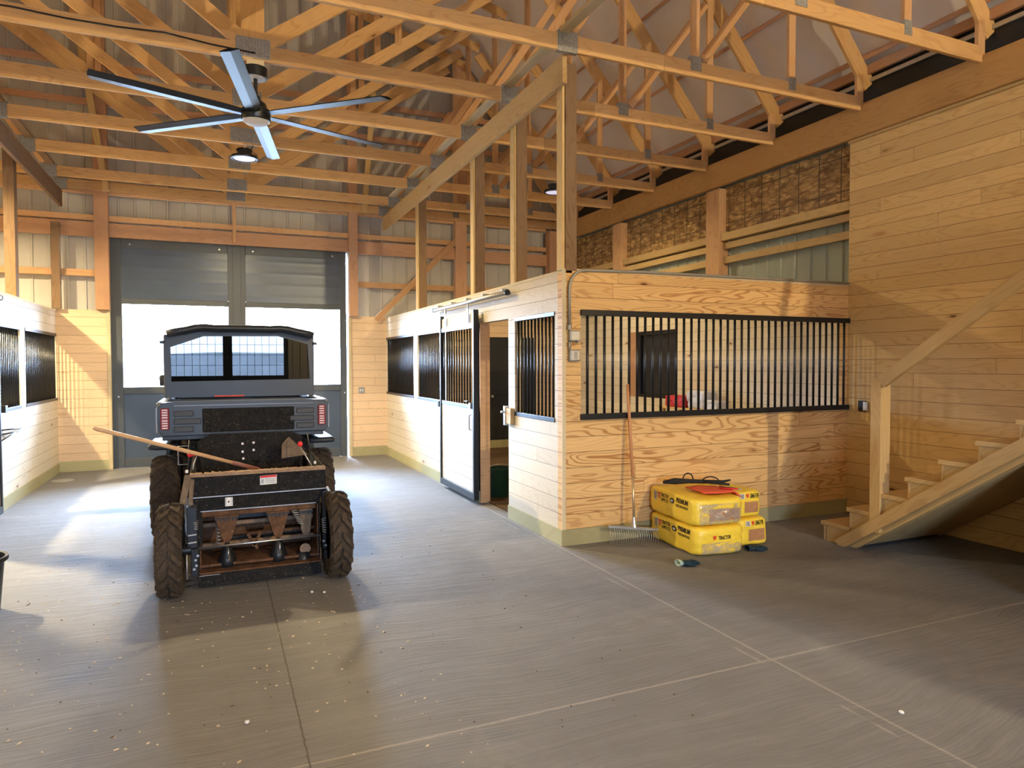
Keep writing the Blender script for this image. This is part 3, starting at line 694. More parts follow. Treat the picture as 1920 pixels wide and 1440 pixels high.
# purlins running the length of the roof
ordn = ['lowest', 'second', 'third', 'fourth', 'fifth', 'sixth', 'seventh', 'eighth', 'ninth']
for s, side in ((1, 'right'), (-1, 'left')):
    k = 0
    for fr in (.06, .30, .56, .82):
        x = CX+s*(6.10+(3.95-6.10)*fr); z = 4.69+(7.30-4.69)*fr
        nrm = Vector((-s*.768, 0, -.64))
        p = Vector((x, 0, z))+nrm*.055
        one(lumber('roof_purlin', (p.x, YB, p.z), (p.x, 12.18, p.z), .04, .09, M['red'], upv=tuple(nrm)), '%s purlin up from the eave on the steep %s roof slope' % (ordn[k], side), 'purlin', 'roof purlins'); k += 1
    for fr in (.1, .4, .7, .95):
        x = CX+s*(3.95*(1-fr)); z = 7.30+1.18*fr-.06
        one(lumber('roof_purlin', (x, YB, z), (x, 12.18, z), .04, .09, M['red'], upv=(0, 0, 1)), '%s purlin up from the eave, on the shallow upper %s roof slope' % (ordn[k], side), 'purlin', 'roof purlins'); k += 1
for s, x, lb in ((1, 2.72, 'right'), (-1, -2.06, 'left')):
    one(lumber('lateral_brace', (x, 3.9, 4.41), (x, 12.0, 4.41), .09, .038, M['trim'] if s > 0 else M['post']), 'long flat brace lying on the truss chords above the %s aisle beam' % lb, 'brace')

# ================================================================ lamps
LENS_ON = m_emit('lit_lamp_lens', (1.0, .80, .55), 6.0)
LENS_DIM = m_emit('dim_lamp_lens', (.75, .75, 1.0), .55)
def high_bay(x, y, z, key, label, lens, box_=True):
    t = thing('high_bay_lamp', label, 'lamp', (x, y, 4.25), 'round hanging high bay lamps')
    lathe('housing', [(0, .115), (.035, .115), (.04, .09), (.075, .085), (.08, .045), (.10, .035), (.150, .018), (.155, 0), (.150, -.012), (.132, -.014), (.125, -.004), (0, -.004)], M['black'], t, (x, y, z), 32)
    lathe('lens', [(0, -.008), (.123, -.008), (.123, -.003), (0, -.003)], lens, t, (x, y, z), 32)
    for k in range(12):
        a = 2*PI*k/12; lumber('cooling_fin', (x+.03*math.cos(a), y+.03*math.sin(a), z+.10), (x+.085*math.cos(a), y+.085*math.sin(a), z+.075), .005, .05, M['black'], t)
    tube('hook', [(x, y, z+.115), (x, y, z+.15), (x+.012, y, z+.165), (x, y, z+.18), (x, y, 4.25)], .005, M['silver'], t, 8)
    tube('power_cable', [(x+.04, y, z+.08), (x+.13, y-.01, z+.01), (x+.14, y, z+.05), (x+.07, y, z+.09), (x+.11, y, z+.19), (x+.13, y-.03, 4.28)], .006, M['black'], t, 8)
    wide = key in ('right_near', 'mid_near')
    d = bpy.data.lights.new('lamp_light', 'POINT' if wide else 'AREA'); d.energy = LAMP_W[key]; d.color = LAMP_COL
    if wide: d.shadow_soft_size = .07
    else: d.shape = 'DISK'; d.size = .24; d.spread = math.radians(165)
    o = bpy.data.objects.new('lamp_light', d); COL.objects.link(o); o.parent = t; o.location = (0, 0, z-4.25-(.10 if wide else .02))
    return t
high_bay(.345, 8.85, 4.09, 'mid_far', 'round black high bay lamp hanging over the aisle behind the fan', LENS_DIM)
high_bay(4.50, 8.85, 4.09, 'right_far', 'black high bay lamp hanging over the right stall, half hidden by the nearest post', LENS_DIM)
high_bay(-3.90, 8.85, 4.09, 'left_far', 'high bay lamp over the left stalls, outside the left frame edge', LENS_ON)
high_bay(4.40, -5.0, 4.09, 'right_near', 'high bay lamp behind the camera on the stair side', LENS_ON)
high_bay(.345, -1.0, 4.09, 'mid_near', 'high bay lamp behind the camera over the aisle', LENS_ON)
high_bay(-3.90, 2.5, 4.09, 'left_near', 'high bay lamp left of the camera', LENS_ON)
one(bx('electrical_box', .43, .56, 8.80, 8.83, 4.27, 4.37, M['grey'], bevel=.004), 'small grey electrical box on the truss chord beside the aisle lamp', 'electrical box')

# ================================================================ ceiling fan
FX, FY = .347, 6.4
def fan():
    t = thing('ceiling_fan', 'large black six-blade ceiling fan hanging from a truss over the aisle', 'fan', (FX, FY, 4.25))
    bx('mounting_block', FX-.07, FX+.07, FY-.045, FY+.045, 4.165, 4.25, M['trim'], t, .003)
    lathe('canopy', [(0, .0), (.098, 0), (.098, -.085), (0, -.085)], M['black'], t, (FX, FY, 4.19), 32)
    lathe('canopy_cover', [(0, -.001), (.082, -.001), (.082, -.006), (0, -.006)], M['lilac'], t, (FX, FY, 4.105), 32)
    lathe('down_rod', [(0, 0), (.016, 0), (.016, .20), (.026, .205), (.026, .225), (0, .225)], M['black'], t, (FX, FY, 3.90), 16)
    lathe('motor_housing', [(0, .21), (.035, .205), (.045, .17), (.085, .14), (.095, .10), (.118, .085), (.122, 0), (.115, -.01), (0, -.01)], M['black'], t, (FX, FY, 3.745), 32)
    lathe('light_lens', [(0, -.045), (.05, -.04), (.09, -.026), (.115, 0), (0, 0)], M['lilac'], t, (FX, FY, 3.742), 32)
    for k in range(6):
        a = math.radians(19.3+60*k); bm = bm_new()
        n = 14; R0, R1 = .10, 1.275
        rows = []
        for i in range(n+1):
            r = R0+(R1-R0)*i/n; w = .055+.012*min(1, i/2); tip = .035 if i == n else 0
            cs = [(-w, .012), (-w, .004), (.10*w, -.012), (w, .0), (w, .007), (0, .012)]
            rows.append([bm.verts.new((r-(tip if v[0] < 0 else 0), v[0], v[1])) for v in cs])
        for A, B in zip(rows, rows[1:]):
            for j in range(6):
                f = bm.faces.new((A[j], B[j], B[(j+1) % 6], A[(j+1) % 6])); f.material_index = 1 if j == 2 else 0
        bm.faces.new(rows[0]); bm.faces.new(rows[-1][::-1])
        mw = Matrix.Translation((FX, FY, 3.785)) @ Matrix.Rotation(a, 4, 'Z') @ Matrix.Rotation(math.radians(9), 4, 'X')
        fin('blade', bm, [M['black'], M['bladesheen']], t, mw)
    return t
M['lilac'] = plain('frosted_white_cover', (.72, .72, .76), .5); M['bladesheen'] = plain('blade_sheen_paint', (1.0, .86, .70), .45, 0, .5, .03)  # pale facet paints the reflection on the leading side of each blade
fan()
one(tube('power_cable', [(FX-6*.35+.35*k*1.0-0.0, FY-.024, 4.345+.012*math.sin(k*1.9)-.004*k*(k > 4)) for k in range(7)]+[(FX-.02, FY-.03, 4.315)], .007, M['black'], seg=8), 'thin black cable stapled along the fan truss chord', 'cable')

# ================================================================ stairs
def stairs():
    X0, X1 = 5.10, XER-.03
    t = thing('staircase', 'rough pine staircase climbing along the right board wall toward the camera', 'staircase', (5.7, 4.3, 0))
    N = 13; rise, run = .175, .275
    for k in range(N):
        y1 = 4.58-run*k; z = rise*(k+1)
        lumber('tread', (X0-.02, y1-run/2+.01, z-.018), (X1, y1-run/2+.01, z-.018), run+.03, .036, M['stair'], t)
        lumber('riser', (X0, y1-run-.0+run, z-rise/2-.02), (X1, y1-run+run, z-rise/2-.02), .02, rise-.02, M['stair'], t)
    # side skirt under the treads, stepped on top and straight below
    for nm, xs in (('stringer', X0+.004), ('stringer', X1-.05)):
        bmv = bm_new(); zb = lambda y: max(0.0, (4.33-y)*.70-.06)
        for k in range(N):
            ya = 4.56 if k == 0 else 4.58-run*k; yb = 4.58-run*(k+1); zt = rise*(k+1)-.036
            ym = [ya, yb] if not (yb < 4.24 < ya) else [ya, 4.24, yb]
            for a, b in zip(ym, ym[1:]):
                v = [bmv.verts.new((xx, yy, zz)) for xx in (0, .04) for yy, zz in ((a, zb(a)), (b, zb(b)), (b, zt), (a, zt))]
                for f in ((0, 1, 2, 3), (4, 7, 6, 5), (0, 4, 5, 1), (2, 6, 7, 3), (0, 3, 7, 4), (1, 5, 6, 2)): bmv.faces.new([v[q] for q in f])
        fin(nm, bmv, M['stairply'], t, Matrix.Translation((xs, 0, 0)))
    lumber('soffit_panel', ((X0+X1)/2, 4.22, .035), ((X0+X1)/2, 1.0, 2.25), X1-X0-.12, .015, M['stairply'], t)
    lumber('edge_strip', (X0-.02, 4.40, -.0+.0), (X0-.02, 1.2, 2.235), .04, .095, M['stair'], t)
    lumber('newel_post', (5.125, 4.04, .19), (5.125, 4.04, 1.5), .10, .115, M['stair'], t, upv=(1, 0, 0))
    lumber('handrail', (5.06, 3.98, 1.46), (5.06, 1.2, 3.38), .045, .10, M['stair'], t)
M['stairply'] = timber('stair_plywood', (.62, .44, .20), (.46, .28, .10), ring=.7, knots=.1)
stairs()

# ================================================================ rake on the wall
def rake():
    t = thing('landscape_rake', 'long-handled steel-tined rake leaning on the golden stall wall', 'rake', (3.42, 5.2, 0))
    lumber('head_bar', (3.19, 5.22, .165), (3.655, 5.12, .115), .022, .03, M['silver'], t, bevel=.006)
    for k in range(22):
        f = (k+.5)/22; p = Vector((3.19+(3.655-3.19)*f, 5.22-.10*f, .155-.05*f))
        tube('tine', [p, p+Vector((0, -.02, -.05)), (p.x-.006, p.y-.015, .006)], .0028, M['galv'], t, 6)
    lathe('ferrule', [(0, 0), (.035, 0), (.022, .04), (.014, .09), (0, .09)], M['silver'], t, (3.43, 5.175, .15), 14)
    tube('lower_shaft', [(3.43, 5.175, .20), (3.433, 5.20, .62)], .0115, M['brass'], t, 12)
    tube('handle', [(3.433, 5.20, .60), (3.455, 5.325, 1.43)], .0145, M['handle'], t, 12)
M['brass'] = plain('polished_shaft_metal', (.66, .55, .36), .3, .8); M['handle'] = plain('rake_handle_wood', (.58, .27, .12), .45, 0, .4, .15, 5)
rake()

# ================================================================ shavings bags
M['bag'] = None
def m_bag():
    t = MT('yellow_bag_plastic'); v = t.obj(); n = t.noise(v, 9, 5, .6, .5); c = t.mix(n, (.86, .60, .04), (.95, .72, .09))
    t.bump(t.noise(v, 16, 4, .6, 1.2), .35, .012); return t.fin(c, .35, 0, .5)
M['bag'] = m_bag()
M['bagwin'] = plain('pine_shavings_window', (.44, .22, .10), .5, 0, .5, .5, 60)
M['ink'] = plain('black_ink', (.02, .015, .01), .5); M['inkred'] = plain('red_ink', (.70, .08, .03), .5); M['inkw'] = plain('white_ink', (.75, .75, .72), .5)
def pillow(name, sx, sy, sz, seed, m, parent=None, mw=None, rr=.16, amp=.012):
    """rounded stuffed bag, base at z=0"""
    bm = bm_new(); bmesh.ops.create_cube(bm, size=2)
    bmesh.ops.subdivide_edges(bm, edges=bm.edges[:], cuts=15, use_grid_fill=True)
    for v in bm.verts:
        p = v.co; q = []
        for i, s in enumerate((sx, sy, sz)):
            q.append(p[i])
        x, y, z = q
        r = rr
        # rounded corners: shrink toward a superellipse
        e = 10.0; nrm = (abs(x)**e+abs(y)**e+abs(z)**e)**(1/e); mx = max(abs(x), abs(y), abs(z))
        f = mx/nrm; f = f*1.0
        P_ = Vector((x*f*sx/2, y*f*sy/2, z*f*sz/2))
        w = noise.noise(Vector((P_.x*7+seed, P_.y*7, P_.z*9)))*amp + noise.noise(Vector((P_.x*19+seed, P_.y*19, P_.z*23)))*amp*.45
        P_ += P_.normalized()*w
        P_.z += sz/2
        if P_.z < .012: P_.z = .0 if P_.z < .005 else P_.z
        v.co = P_
    return fin(name, bm, m, parent, mw, smooth=True)
def decal(kind, body, origin, ux, uz, n, w, h, m, parent, text=None, name='print', poly=None, lift=.0035):
    """lay a flat mark (text, rectangle or polygon) on a bag: origin is its centre, ux/uz its axes, n the outward normal"""
    ux, uz, n = Vector(ux).normalized(), Vector(uz).normalized(), Vector(n).normalized()
    bm = bm_new()
    if text:
        c = bpy.data.curves.new('tmp', 'FONT'); c.body = text; c.align_x = 'CENTER'; c.align_y = 'CENTER'; c.size = 1; c.offset = .028; c.resolution_u = 2
        o = bpy.data.objects.new('tmp', c); COL.objects.link(o); dg = bpy.context.evaluated_depsgraph_get(); me = bpy.data.meshes.new_from_object(o.evaluated_get(dg))
        bpy.data.objects.remove(o); bm.from_mesh(me); xs = [v.co.x for v in bm.verts]; ys = [v.co.y for v in bm.verts]
        sx = w/(max(xs)-min(xs)); sy = h/(max(ys)-min(ys)); cx = (max(xs)+min(xs))/2; cy = (max(ys)+min(ys))/2
        for v in bm.verts: v.co = Vector(((v.co.x-cx)*sx, (v.co.y-cy)*sy, 0))
        bmesh.ops.subdivide_edges(bm, edges=[e for e in bm.edges if e.calc_length() > .03], cuts=2)
    elif poly:
        vs = [bm.verts.new((p[0]*w, p[1]*h, 0)) for p in poly]; bm.faces.new(vs)
    else:
        gx, gy = max(2, int(w/.03)), max(2, int(h/.03)); g = [[bm.verts.new((-w/2+w*i/gx, -h/2+h*j/gy, 0)) for j in range(gy+1)] for i in range(gx+1)]
        for i in range(gx):
            for j in range(gy): bm.faces.new((g[i][j], g[i+1][j], g[i+1][j+1], g[i][j+1]))
    inv = world_of(body).inverted(); bvh = body['_bvh'] if False else BVH[body.name]
    for v in bm.verts:
        p = Vector(origin)+ux*v.co.x+uz*v.co.y
        a = inv @ (p+n*.2); d = (inv.to_3x3() @ (-n)).normalized(); hit = bvh.ray_cast(a, d, .5)
        v.co = (world_of(body) @ hit[0] if hit[0] else p)+n*lift
    c0 = Vector(origin)
    for v in bm.verts: v.co -= c0
    return fin(name, bm, m, parent, Matrix.Translation(c0))
BVH = {}
def reg(o):
    me = o.data; BVH[o.name] = BVHTree.FromPolygons([v.co.copy() for v in me.vertices], [tuple(p.vertices) for p in me.polygons]); return o
CIRC = [(math.cos(a*PI/10)/2, math.sin(a*PI/10)/2) for a in range(20)]
def shavings_bag(x0, y0, z0, sx, sy, sz, rz, seed, label, side_text=True, end_text=False, end_win=True, half_text=False):
    c = Vector((x0, y0, z0)); R = Matrix.Rotation(rz, 4, 'Z'); mw = Matrix.Translation(c) @ R
    t = thing('shavings_bag', label, 'bag', c, 'yellow shavings bags by the wall')
    b = reg(pillow('sack', sx, sy, sz, seed, M['bag'], t, mw))
    def W3(p): return mw @ Vector(p)
    def D(p): return (R @ Vector(p)).to_3d() if False else (R.to_3x3() @ Vector(p))
    if side_text:      # long face, looking toward -x of the bag; text runs from +y to -y
        n, ux, uz = D((-1, 0, 0)), D((0, -1, 0)), Vector((0, 0, 1)); zc = sz*.70
        def at(yy, zz): return W3((-sx/2, yy, zz))
        L = sy/.78
        decal('r', b, at(.25*L, zc), ux, uz, n, .055, .085, M['inkw'], t, name='barcode_patch')
        for q in range(5): decal('r', b, at((.268-.009*q)*L, zc), ux, uz, n, .0035, .07, M['ink'], t, name='barcode_line', lift=.006)
        decal('p', b, at(.185*L, zc+.005), ux, uz, n, .055, .06, M['inkred'], t, poly=[(-.5, .5), (.5, .5), (.4, -.1), (0, -.5), (-.4, -.1)], name='logo_mark')
        decal('t', b, at(.185*L, zc+.008), ux, uz, n, .03, .025, M['inkw'], t, text='TS', name='logo_letters', lift=.006)
        decal('t', b, at(.085*L, zc+.02), ux, uz, n, .125, .034, M['ink'], t, text='TRACTOR', name='lettering')
        decal('t', b, at(.085*L, zc-.022), ux, uz, n, .125, .030, M['ink'], t, text='SUPPLY CO', name='lettering')
        decal('p', b, at(-.045*L, zc), ux, uz, n, .075, .046, M['ink'], t, poly=CIRC, name='oval_seal')
        decal('p', b, at(-.045*L, zc), ux, uz, n, .045, .022, M['inkw'], t, poly=CIRC, name='oval_seal_centre', lift=.006)
        decal('t', b, at(-.20*L, zc+.02), ux, uz, n, .18, .042, M['ink'], t, text='PREMIUM', name='lettering')
        decal('t', b, at(-.20*L, zc-.026), ux, uz, n, .18, .024, M['ink'], t, text='PINE SHAVINGS', name='lettering')
    n, ux, uz = D((0, -1, 0)), D((1, 0, 0)), Vector((0, 0, 1))
    def ae(xx, zz): return W3((xx, -sy/2, zz))
    if end_win: decal('r', b, ae(0.05, sz*.40), ux, uz, n, sx*.62, sz*.42, M['bagwin'], t, name='shavings_window', lift=.003)
    if end_text:
        xo = -.05 if sx > .35 else -.035
        decal('r', b, ae(xo-.03, sz*.82), ux, uz, n, .05, .045, M['inkw'], t, name='barcode_patch')
        for q in range(4): decal('r', b, ae(xo-.045+.009*q, sz*.82), ux, uz, n, .0035, .038, M['ink'], t, name='barcode_line', lift=.006)
        decal('p', b, ae(xo+.025, sz*.82), ux, uz, n, .035, .038, M['inkred'], t, poly=[(-.5, .5), (.5, .5), (.4, -.1), (0, -.5), (-.4, -.1)], name='logo_mark')
        decal('t', b, ae(xo+.10, sz*.855), ux, uz, n, .095, .024, M['ink'], t, text='TRACTOR', name='lettering')
        decal('t', b, ae(xo+.10, sz*.78), ux, uz, n, .095, .022, M['ink'], t, text='SUPPLY CO', name='lettering')
    if half_text: 
        decal('p', b, ae(-.07, sz*.62), ux, uz, n, .035, .038, M['inkred'], t, poly=[(-.5, .5), (.5, .5), (.4, -.1), (0, -.5), (-.4, -.1)], name='logo_mark')
        decal('t', b, ae(.03, sz*.62), ux, uz, n, .125, .034, M['ink'], t, text='TRACTOR', name='lettering')
    return t, b, mw
bagA, bA, mA = shavings_bag(3.915, 4.93, .0, .49, .76, .245, math.radians(-4), 1.3, 'yellow shavings bag at the bottom front of the pile, torn film on its end', end_win=False, half_text=True)
bagB, bB, mB = shavings_bag(3.905, 4.935, .252, .49, .78, .235, math.radians(-6), 5.1, 'yellow shavings bag on top at the front with a red pouch on it')
bagC, bC, mC = shavings_bag(4.352, 5.0, .0, .33, .66, .25, math.radians(-1), 8.7, 'yellow shavings bag at the bottom right of the pile, brown window in its end', side_text=False, end_text=True)
bagD, bD, mD = shavings_bag(4.305, 4.99, .257, .29, .64, .235, math.radians(-3), 3.9, 'yellow shavings bag on top at the right of the pile, behind the film', side_text=False, end_text=True)
# torn clear film on the front bags
def film(body, mw, sy, sz, label):
    bm = bm_new(); inv = world_of(body).inverted(); bvh = BVH[body.name]; nx, nz = 22, 14; G = []
    for i in range(nx+1):
        row = []
        for j in range(nz+1):
            lx = -.19+.42*i/nx; lz = .02+(.95*sz-.02)*j/nz
            p = mw @ Vector((lx, -sy/2-.2, lz)); d = (mw.to_3x3() @ Vector((0, 1, 0))).normalized()
            h = bvh.ray_cast(inv @ p, (inv.to_3x3() @ d).normalized(), .6)
            q = world_of(body) @ h[0] if h[0] else mw @ Vector((lx, -sy/2+.05, lz))
            q -= d*(.008+.014*abs(noise.noise(Vector((lx*18, lz*22, sy*9))))); row.append(bm.verts.new(q))
        G.append(row)
    for i in range(nx):
        for j in range(nz):
            if noise.noise(Vector((i*.23, j*.31, sy*5))) > -.28: bm.faces.new((G[i][j], G[i+1][j], G[i+1][j+1], G[i][j+1]))
    bmesh.ops.delete(bm, geom=[v for v in bm.verts if not v.link_faces], context='VERTS')
    c = mw.translation
    for v in bm.verts: v.co -= c
    return fin('torn_film', bm, M['clearbag'], body.parent, Matrix.Translation(c), smooth=True)
film(bB, mB, .78, .20, '')
film(bA, mA, .76, .12, '')
# things lying on the bags
zt = .252+.235+.012
def topz(x, y):
    best = .243+.20
    for b in (bB, bD):
        w = world_of(b); h = BVH[b.name].ray_cast(w.inverted() @ Vector((x, y, 1.2)), Vector((0, 0, -1)), 2)
        if h[0]: best = max(best, (w @ h[0]).z)
    return best
t = thing('red_pouch', 'flat coral red vinyl pouch lying on top of the front yellow bag', 'pouch', (3.97, 4.86, zt))
bm = bm_new(); n = 12; G = []
for i in range(n+1):
    G.append([bm.verts.new((3.80+.34*i/n+.03*(j/n), 4.66+.30*j/n-.06*i/n, topz(3.80+.34*i/n+.03*(j/n), 4.66+.30*j/n-.06*i/n)+.022+.005*noise.noise(Vector((i*.4, j*.4, 2))))) for j in range(n+1)])
for i in range(n):
    for j in range(n): bm.faces.new((G[i][j], G[i+1][j], G[i+1][j+1], G[i][j+1]))
o = fin('pouch_body', bm, M['coral'], t, smooth=True); o.modifiers.new('s', 'SOLIDIFY').thickness = .012
t = thing('halter', 'black webbing halter and straps heaped behind the red pouch', 'halter', (4.0, 5.02, zt+.02))
tube('strap', [(3.72, 5.14, zt+.018+.02), (3.82, 5.10, zt+.018+.03), (3.92, 5.02, zt+.018+.035), (4.05, 4.97, zt+.018+.03), (4.20, 4.90, zt+.018+.03), (4.30, 4.92, zt+.018+.035)], [.012, .03, .02, .018, .014, .008], M['rubber'], t, 8)
tube('loop', [(3.92+.04*math.cos(a*PI/8), 5.04-.02*math.cos(a*PI/8), zt+.018+.05+.055*math.sin(a*PI/8)) for a in range(-2, 11)], .006, M['rubber'], t, 8)
tube('loop', [(4.10+.07*math.cos(a*PI/8), 4.95-.03*math.cos(a*PI/8), zt+.018+.03+.045*math.sin(a*PI/8)) for a in range(-1, 10)], .006, M['rubber'], t, 8)
tube('strap_end', [(4.02, 4.98, zt+.018+.03), (4.12, 4.86, zt+.018+.025), (4.19, 4.80, zt+.018+.02)], .011, M['rubber'], t, 8)
t = thing('pliers', 'small pliers with black and red grips on the front yellow bag', 'pliers', (4.12, 4.68, zt+.03))
tube('grip', [(4.06, 4.76, zt+.018+.012), (4.11, 4.69, zt+.018+.014), (4.135, 4.64, zt+.018+.012)], .007, M['black'], t, 8)
tube('grip', [(4.03, 4.74, zt+.018+.012), (4.09, 4.665, zt+.018+.014), (4.13, 4.635, zt+.018+.012)], .007, M['redp'], t, 8)
tube('jaw', [(4.13, 4.64, zt+.018+.012), (4.155, 4.61, zt+.018+.012)], .006, M['silver'], t, 8)

def glove(x, y, rz, label, cuffc):
    t = thing('work_glove', label, 'glove', (x, y, 0), 'dropped work gloves')
    R = Matrix.Translation((x, y, 0)) @ Matrix.Rotation(rz, 4, 'Z')
    bm = bm_new(); lathe_bm(bm, [(.001, .0), (.034, .0), (.040, .03), (.040, .07), (.030, .095), (.001, .10)], 14, 'X')
    for v in bm.verts: v.co.z = max(v.co.z*.45+.018, .001)
    for k, (dy, l) in enumerate(((-.030, .060), (-.011, .072), (.009, .070), (.028, .055))):
        tube_bm(bm, [(.085, dy*.8, .016), (.085+l*.55, dy, .022), (.085+l, dy*1.15, .011)], [.011, .010, .008], 8)
    tube_bm(bm, [(.03, -.034, .015), (.055, -.062, .016), (.085, -.070, .012)], [.012, .011, .009], 8)
    fin('palm_and_fingers', bm, M['glove'], t, R, smooth=True)
    bm = bm_new(); prof = [(.036, 0), (.041, -.015), (.043, -.035), (.038, -.035), (.034, 0)]; lathe_bm(bm, prof, 16, 'X')
    for v in bm.verts: v.co.z = max(v.co.z*.6+.024, .001)
    fin('cuff', bm, cuffc, t, R, smooth=True)
M['glove'] = plain('dark_teal_knit', (.02, .05, .075), .8, 0, .2, .4, 30); M['cuff'] = plain('pale_green_cuff', (.42, .55, .50), .8)
glove(3.40, 4.45, math.radians(-4), 'dark work glove with pale cuff on the floor in front of the bags', M['cuff'])
glove(4.22, 4.57, math.radians(-8), 'dark work glove tucked under the right bag stack', M['glove'])

# ================================================================ stall interior and bins
t = thing('bucket', 'dark green feed bucket standing inside the open stall doorway', 'bucket', (3.14, 7.66, .012))
lathe('pail', [(0, 0), (.11, 0), (.15, .33), (.158, .34), (.158, .35), (.143, .35), (.105, .015), (0, .015)], plain('green_plastic', (.01, .06, .045), .45), t, (3.14, 7.66, .012), 28)
tube('bail_handle', [(3.14+.155*math.cos(a*PI/8), 7.66, .34+.06*math.sin(a*PI/8)) for a in range(9)], .004, M['galv'], t, 8)
t = thing('muck_bucket', 'black plastic tub with a rolled rim at the left frame edge', 'bucket', (-1.485, 5.42, 0))
lathe('tub', [(0, 0), (.155, 0), (.185, .335), (.205, .34), (.21, .355), (.205, .368), (.188, .365), (.15, .015), (0, .015)], M['blackp'], t, (-1.485, 5.42, 0), 36)
for s in (-1, 1): tube('handle', [(-1.545, 5.42+s*.175, .30), (-1.525, 5.42+s*.215, .30), (-1.445, 5.42+s*.215, .30), (-1.425, 5.42+s*.175, .30)], .008, M['blackp'], t, 8)
# low stand with bags behind the grille
t = thing('wooden_shelf', 'low board shelf inside the stall along the lining, seen through the grille', 'shelf', (6.05, 7.5, .012))
bx('shelf_top', 5.85, 6.27, 7.0, 8.2, .98, 1.01, M['stair'], t, .003)
for a in (5.9, 6.2):
    for b in (7.05, 8.15): lumber('leg', (a, b, .012), (a, b, .98), .05, .05, M['stair'], t, upv=(1, 0, 0))
R_ = M['redp']; one(pillow('feed_sack', .24, .42, .16, 4.4, plain('red_white_sack', (.50, .03, .04), .45), None, Matrix.Translation((5.98, 7.86, 1.01)), amp=.03), 'crumpled red sack on the shelf behind the long grille', 'sack')
one(pillow('plastic_bag', .26, .36, .24, 9.4, plain('milky_plastic', (.60, .60, .64), .3), None, Matrix.Translation((6.02, 7.44, 1.01)), amp=.035), 'milky plastic bag beside the red sack behind the grille', 'bag')
one(pillow('plastic_bag', .2, .22, .12, 2.4, plain('white_plastic', (.62, .62, .62), .3), None, Matrix.Translation((5.97, 7.10, 1.01)), amp=.03), 'small white plastic bag at the right end of the shelf', 'bag')

# ================================================================ utility vehicle
def tire(name, cx, cy, R, w, parent, m, n=20, rim=True, lug=.016):
    bm = bm_new(); h = w/2
    lathe_bm(bm, [(R*.56, -h*.78), (R*.70, -h*.98), (R*.86, -h), (R*.965, -h*.82), (R-lug, -h*.5), (R-lug, h*.5), (R*.965, h*.82), (R*.86, h), (R*.70, h*.98), (R*.56, h*.78), (R*.52, 0), (R*.56, -h*.78)], 40, 'X')
    for k in range(n):
        for s in (-1, 1):
            a0 = 2*PI*(k+(.5 if s > 0 else 0))/n; prof = []
            N = 4
            pa = []
            for q in range(N+1):
                u = s*(h*.04+h*.98*q/N); a = a0+.26*(q/N)**1.0*1.2; rr = R if q < N-1 else (R*.985 if q == N-1 else R*.93)
                da = .055*(20/n)
                for e, r_ in ((-da, R-lug-.01), (-da, rr), (da, rr), (da, R-lug-.01)):
                    if r_ != rr and q == N: r_ = R*.88
                    pa.append(bm.verts.new((u, r_*math.cos(a+e), r_*math.sin(a+e))))
            for q in range(N):
                A, B = pa[q*4:q*4+4], pa[q*4+4:q*4+8]
                for j in range(3): bm.faces.new((A[j], A[j+1], B[j+1], B[j])).material_index = 1
            bm.faces.new(pa[:4]).material_index = 1; bm.faces.new(pa[-4:]).material_index = 1
    t = fin(name, bm, [M['dark_groove'], m], parent, Matrix.Translation((cx, cy, R)))
    if rim:
        s = 1 if cx > .25 else -1
        lathe('rim', [(0, -h*.6), (R*.55, -h*.6), (R*.57, h*.75), (R*.50, h*.6), (R*.42, h*.2), (R*.15, h*.3), (R*.14, h*.5), (0, h*.5)] if s > 0 else [(0, -h*.5), (R*.14, -h*.5), (R*.15, -h*.3), (R*.42, -h*.2), (R*.50, -h*.6), (R*.57, -h*.75), (R*.55, h*.6), (0, h*.6)], M['blackp'], t, (cx, cy, R), 28, 'X')
    return t
def panel_xz(name, poly, holes, y0, y1, m, parent, bevel=0):
    """plate in the x-z plane with polygonal windows, built by bridging triangulated outlines"""
    import mathutils
    from mathutils.geometry import delaunay_2d_cdt
    verts = []; edges = []; loops = [poly]+holes
    for lp in loops:
        s = len(verts); verts += [Vector(p) for p in lp]; edges += [(s+i, s+(i+1) % len(lp)) for i in range(len(lp))]
    vo, eo, fo, *_ = delaunay_2d_cdt(verts, edges, [], 1, 1e-5)
    def inside(p, lp):
        c = False
        for i in range(len(lp)):
            a, b = lp[i], lp[i-1]
            if (a[1] > p[1]) != (b[1] > p[1]) and p[0] < (b[0]-a[0])*(p[1]-a[1])/(b[1]-a[1])+a[0]: c = not c
        return c
    bm = bm_new(); V = [bm.verts.new((p.x, 0, p.y)) for p in vo]; fs = []
    for f in fo:
        c = sum((vo[i] for i in f), Vector((0, 0)))/len(f)
        if inside(c, poly) and not any(inside(c, h) for h in holes): fs.append(bm.faces.new([V[i] for i in f]))
    r = bmesh.ops.extrude_face_region(bm, geom=fs); bmesh.ops.translate(bm, vec=(0, y1-y0, 0), verts=[v for v in r['geom'] if isinstance(v, bmesh.types.BMVert)])
    bmesh.ops.delete(bm, geom=[v for v in bm.verts if not v.link_faces], context='VERTS')
    return fin(name, bm, m, parent, Matrix.Translation((0, y0, 0)))
UX = .248
